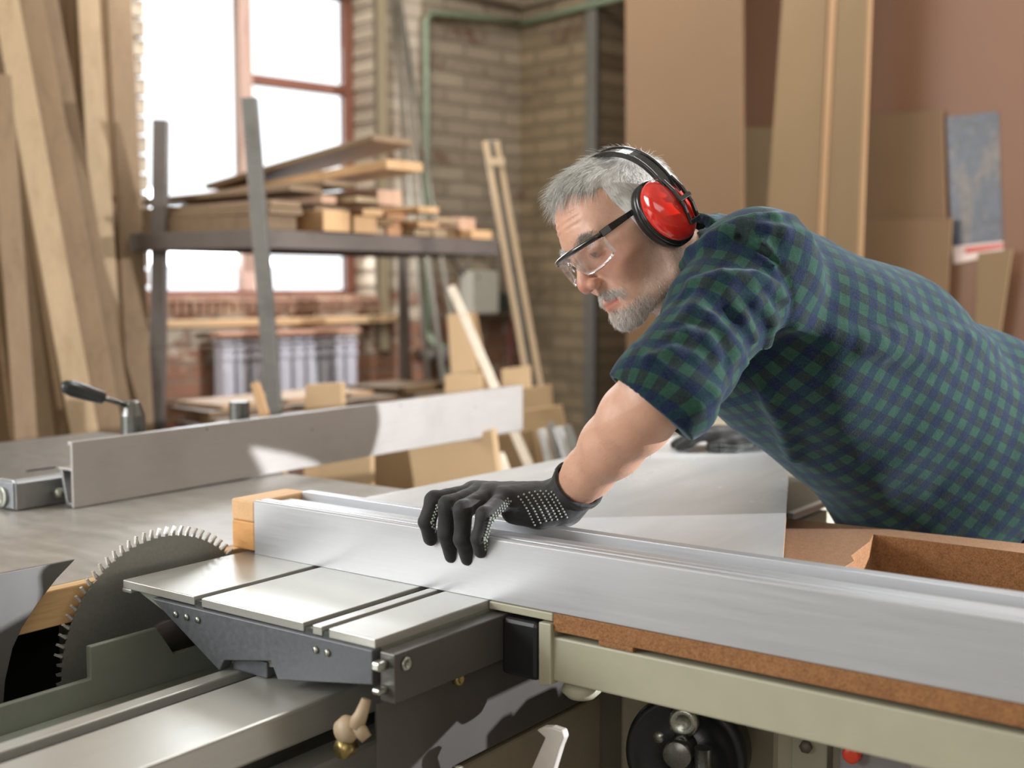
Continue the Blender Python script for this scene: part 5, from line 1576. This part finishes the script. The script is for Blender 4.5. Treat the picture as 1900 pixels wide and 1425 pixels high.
# grip dots in rows on the palm side
def dots(f, cpx, rows, parent, r=.0016):
    mb = MB()
    for row in rows:
        for (x, y) in row:
            w = trace(f, x, y, 1.2, 3.4)
            if w is None: continue
            n = grad(f, w[None], .002)[0]
            mb.ball(w + n * r * .25, r, 8)
    V = np.array(mb.v); o = part(man, 'grip_dot', mb, M_DOT); o.parent = parent; o['kind'] = 'stuff'; return o
rows = []
for k in range(7):           # heel of the hand: seven curved rows
    rw_ = []
    for j in range(11 - (k > 4)):
        a = j / 10.0
        x = 962 + 11.5 * k * .9 + 30 * a ** .8; y = 917 - 1.5 * k + 2.2 * (k - 3) ** 2 * .25 + 52 * a
        if y < 974: rw_.append((x, y))
    rows.append(rw_)
dots(gloveL, None, rows, glv)
rows = []
def edge_rows(pts, offs, n, t0=0.0, t1=1.0):
    P = [np.array(q[:2], float) for q in pts]; L = [np.linalg.norm(P[i + 1] - P[i]) for i in range(len(P) - 1)]; T = sum(L)
    for o_i, of in enumerate(offs):
        rw_ = []
        for j in range(n):
            s_ = (t0 + (t1 - t0) * (j + .5 * (o_i % 2)) / n) * T; i = 0
            while i < len(L) - 1 and s_ > L[i]: s_ -= L[i]; i += 1
            dv = (P[i + 1] - P[i]) / L[i]; q = P[i] + dv * s_ + np.array([-dv[1], dv[0]]) * (-of if dv[1] > 0 else of)
            rw_.append((q[0], q[1]))
        rows.append(rw_)
edge_rows([(938, 922), (906, 958), (893, 1000), (896, 1026)], (5, 9, 12.5), 20)
edge_rows(FG[0][1:], (8, 11), 8, .1, .8)
o = dots(gloveL, None, rows, glv)
# his right hand, flat on the panel
def RP(x, y, h): return onpanel(x, y, h)
RF = []
for (b, ln, sp) in ((.030, .95, .012), (.010, 1.06, .004), (-.012, 1.0, -.004), (-.032, .8, -.014)):
    RF.append([hp(.020, b, .030), hp(.020 + .042 * ln, b + sp * .6, .034), hp(.020 + .066 * ln, b + sp, .020), hp(.020 + .088 * ln, b + sp * 1.2, .011)])
RT = [hp(-.045, .030, .022), hp(-.010, .046, .016), hp(.018, .050, .012), hp(.040, .048, .011)]
WRH = hp(-.085, 0, .032)
def gloveR(p):
    d = None
    for f in RF:
        e = chain(p, f, (.0125, .0120, .0108, .0092), .006); d = e if d is None else np.minimum(d, e)
    d2 = None
    for f in RF:
        e = cone(p, hp(-.06, 0, .028), f[0], .022, .0145); d2 = e if d2 is None else sm(d2, e, .014)
    d2 = sm(d2, chain(p, RT, [.018, .0145, .0125, .010], .008), .012)
    d2 = sm(d2, cone(p, hp(-.06, 0, .028), hp(-.17, .01, .075), .026, .040), .02)
    return sm(d, d2, .010)
pos, F = mesh_sdf(gloveR, HCN - .2, HCN + .2, .0028)
glr = mesh_obj('glove', man, pos, F, M_GLOVE, HB, label='black glove resting on the white panel')
mb = MB()
for k in range(3):
    for j in range(18):
        w = hp(-.05 + .0052 * j, .056 + .0005 * k, .005 + .0052 * k); n0 = gloveR(w[None])[0]
        g_ = grad(gloveR, w[None], .003)[0]; w = w - g_ * n0; mb.ball(w, .0014, 6)
o = part(man, 'grip_dot', mb, M_DOT); o.parent = glr; o['kind'] = 'stuff'

# ================================================================== EARMUFFS AND GLASSES (worn, things of their own)
em = thing('ear_defenders', 'red ear defenders with black cushions and headband worn over grey hair', 'ear defenders', tuple(H(0, 0, .10)))
M_RED = plastic('glossy_red_plastic', '#d3251a', .16, .03, .6, coat=.8); M_BLK = plastic('glossy_black_plastic', '#141516', .22, .05, .6, coat=.5)
M_CUSH = plastic('black_cushion', '#1b1c1e', .28, .05, .5)
def muff(sg):
    c = np.array([-.004, sg * .088, -.012])
    tl = math.radians(-8)
    def rim(a, h, rx, rz):
        x = rx * math.cos(a); z = rz * math.sin(a); return H(*(c + np.array([x * math.cos(tl) - z * math.sin(tl), sg * h, x * math.sin(tl) + z * math.cos(tl)])))
    def shell(prof, n=40):
        vs = []; fs = []
        for (h, k) in prof:
            for i in range(n): vs.append(rim(2 * math.pi * i / n, h, .036 * k, .050 * k))
        m = len(prof)
        for j in range(m - 1):
            for i in range(n):
                i2 = (i + 1) % n; q = (j * n + i, j * n + i2, (j + 1) * n + i2, (j + 1) * n + i)
                fs.append(q if sg < 0 else tuple(reversed(q)))
        e = tuple(range(n)); f_ = tuple((m - 1) * n + i for i in range(n))
        fs.append(e if sg > 0 else tuple(reversed(e))); fs.append(f_ if sg < 0 else tuple(reversed(f_)))
        return MB().add(vs, fs, True)
    part(em, 'cushion', shell([(-.010, .80), (-.008, .98), (-.002, 1.06), (.006, 1.07), (.011, 1.02), (.012, .9)]), M_CUSH)
    part(em, 'cup_rim', shell([(.011, .9), (.012, 1.05), (.016, 1.06), (.018, 1.0), (.018, .9)]), M_BLK)
    part(em, 'cup', shell([(.017, .96), (.022, .985), (.030, .95), (.038, .84), (.043, .66), (.046, .42), (.047, .2), (.047, .02)]), M_RED)
muff(1); muff(-1)
def bandpath():
    P = []
    for k in range(33):
        a = math.pi * k / 32
        P.append(np.array([-.016 + .006 * math.sin(a), .128 * math.cos(a) ** 1 if abs(math.cos(a)) < 1 else .128 * math.cos(a), .116 * math.sin(a) ** .72]))
    return P
def ribbon(pts, w, th, off=0.0):
    """flat band along pts (head axes), width w along x"""
    mb = MB(); vs = []; n = len(pts)
    for i, p in enumerate(pts):
        t_ = N_(pts[min(i + 1, n - 1)] - pts[max(i - 1, 0)]); nn = N_(np.cross(t_, [1, 0, 0])) if abs(t_[0]) < .95 else np.array([0, 0, 1.])
        for (a, b) in ((-1, -1), (1, -1), (1, 1), (-1, 1)):
            vs.append(H(*(p + np.array([off + a * w / 2, 0, 0]) + nn * b * th / 2)))
    fs = []
    for i in range(n - 1):
        for k in range(4):
            k2 = (k + 1) % 4; fs.append((i * 4 + k, (i + 1) * 4 + k, (i + 1) * 4 + k2, i * 4 + k2))
    fs.append((0, 1, 2, 3)); fs.append(tuple(reversed(tuple((n - 1) * 4 + k for k in range(4)))))
    return mb.add(vs, fs)
BP = bandpath()
part(em, 'headband', ribbon(BP, .019, .0045), M_BLK, .0012)
for o_ in (-.0085, .0085): part(em, 'band_rib', ribbon([p * 1.0 + np.array([0, 0, 0]) for p in BP], .004, .0085, o_), M_BLK, .001)
for sg in (1, -1):
    y = sg * .1375
    pts = [np.array([-.017, sg * .130, .026]), np.array([-.018, sg * .1370, .006]), np.array([-.018, sg * .1385, -.020]), np.array([-.017, sg * .131, -.046])]
    for o_ in (-.0075, .0075): part(em, 'yoke_rail', ribbon(pts, .0045, .006, o_), M_BLK, .001)
    part(em, 'yoke_clip', ribbon([np.array([-.018, sg * .1395, -.006]), np.array([-.018, sg * .1400, -.013])], .022, .008), M_BLK, .001)
    part(em, 'yoke_clip', ribbon([np.array([-.017, sg * .1345, -.040]), np.array([-.017, sg * .1320, -.047])], .018, .007), M_BLK, .001)

gl = thing('safety_glasses', 'clear safety glasses with a black brow bar worn over the eyes', 'safety glasses', tuple(H(.11, 0, 0)))
def gpath(z0=.0145):
    P = []
    for k in range(25):
        a = (k / 24 - .5) * 2 * 1.0; y = .068 * a; x = .119 - .036 * abs(a) ** 2.3
        P.append(np.array([x, y, z0 - .003 * a * a]))
    return P
GP = gpath()
part(gl, 'brow_bar', MB().tube([H(*p) for p in GP], .0040, 10), M_BLK)
for sg in (1, -1):
    q = [np.array([.084, sg * .068, .0118]), np.array([.070, sg * .0735, .0125]), np.array([.040, sg * .079, .0135]), np.array([.012, sg * .081, .0145])]
    mb = MB(); vs = []
    for i, p in enumerate(q):
        hh = (.0052, .0054, .0044, .0038)[i]
        for (a, b) in ((-1, -1), (1, -1), (1, 1), (-1, 1)): vs.append(H(*(p + np.array([0, a * .0016, b * hh]))))
    fs = [(i * 4 + k, i * 4 + (k + 1) % 4, (i + 1) * 4 + (k + 1) % 4, (i + 1) * 4 + k) for i in range(3) for k in range(4)] + [(3, 2, 1, 0), (12, 13, 14, 15)]
    part(gl, 'temple', mb.add(vs, fs), M_BLK, .0008)
t = NT('clear_lens'); M_LENS = t.set(Base_Color=(.97, .98, 1, 1), Roughness=.02, IOR=1.45, Transmission_Weight=1.0)
t.b.inputs['Alpha'].default_value = .5
mb = MB(); vs = []; n = len(GP); rowsn = 6
def lens_bottom(a):
    y = abs(a); b = .043 - .012 * max(0, (y - .6) / .4) ** 2
    return b - .034 * math.exp(-(y / .20) ** 2)
for lay in (0, 1):
    for k, p in enumerate(GP):
        a = (k / 24 - .5) * 2
        for j in range(rowsn):
            f_ = j / (rowsn - 1)
            vs.append(H(p[0] - lay * .0016 - .004 * f_ ** 2, p[1], p[2] - f_ * lens_bottom(a)))
fs = []; M_ = n * rowsn
for k in range(n - 1):
    for j in range(rowsn - 1):
        q = (k * rowsn + j, (k + 1) * rowsn + j, (k + 1) * rowsn + j + 1, k * rowsn + j + 1)
        fs.append(tuple(reversed(q))); fs.append(tuple(i + M_ for i in q))
for k in range(n - 1):
    for j in (0, rowsn - 1):
        q = (k * rowsn + j, (k + 1) * rowsn + j, (k + 1) * rowsn + j + M_, k * rowsn + j + M_); fs.append(q if j == 0 else tuple(reversed(q)))
for j in range(rowsn - 1):
    for k in (0, n - 1):
        q = (k * rowsn + j, k * rowsn + j + 1, k * rowsn + j + 1 + M_, k * rowsn + j + M_); fs.append(tuple(reversed(q)) if k == 0 else q)
part(gl, 'lens', mb.add(vs, fs, True), M_LENS)
# soft pads of the nose bridge
for sg in (1, -1): part(gl, 'nose_pad', MB().tube([H(.112, sg * .010, .003), H(.106, sg * .014, -.010)], .0018, 8), M_LENS)
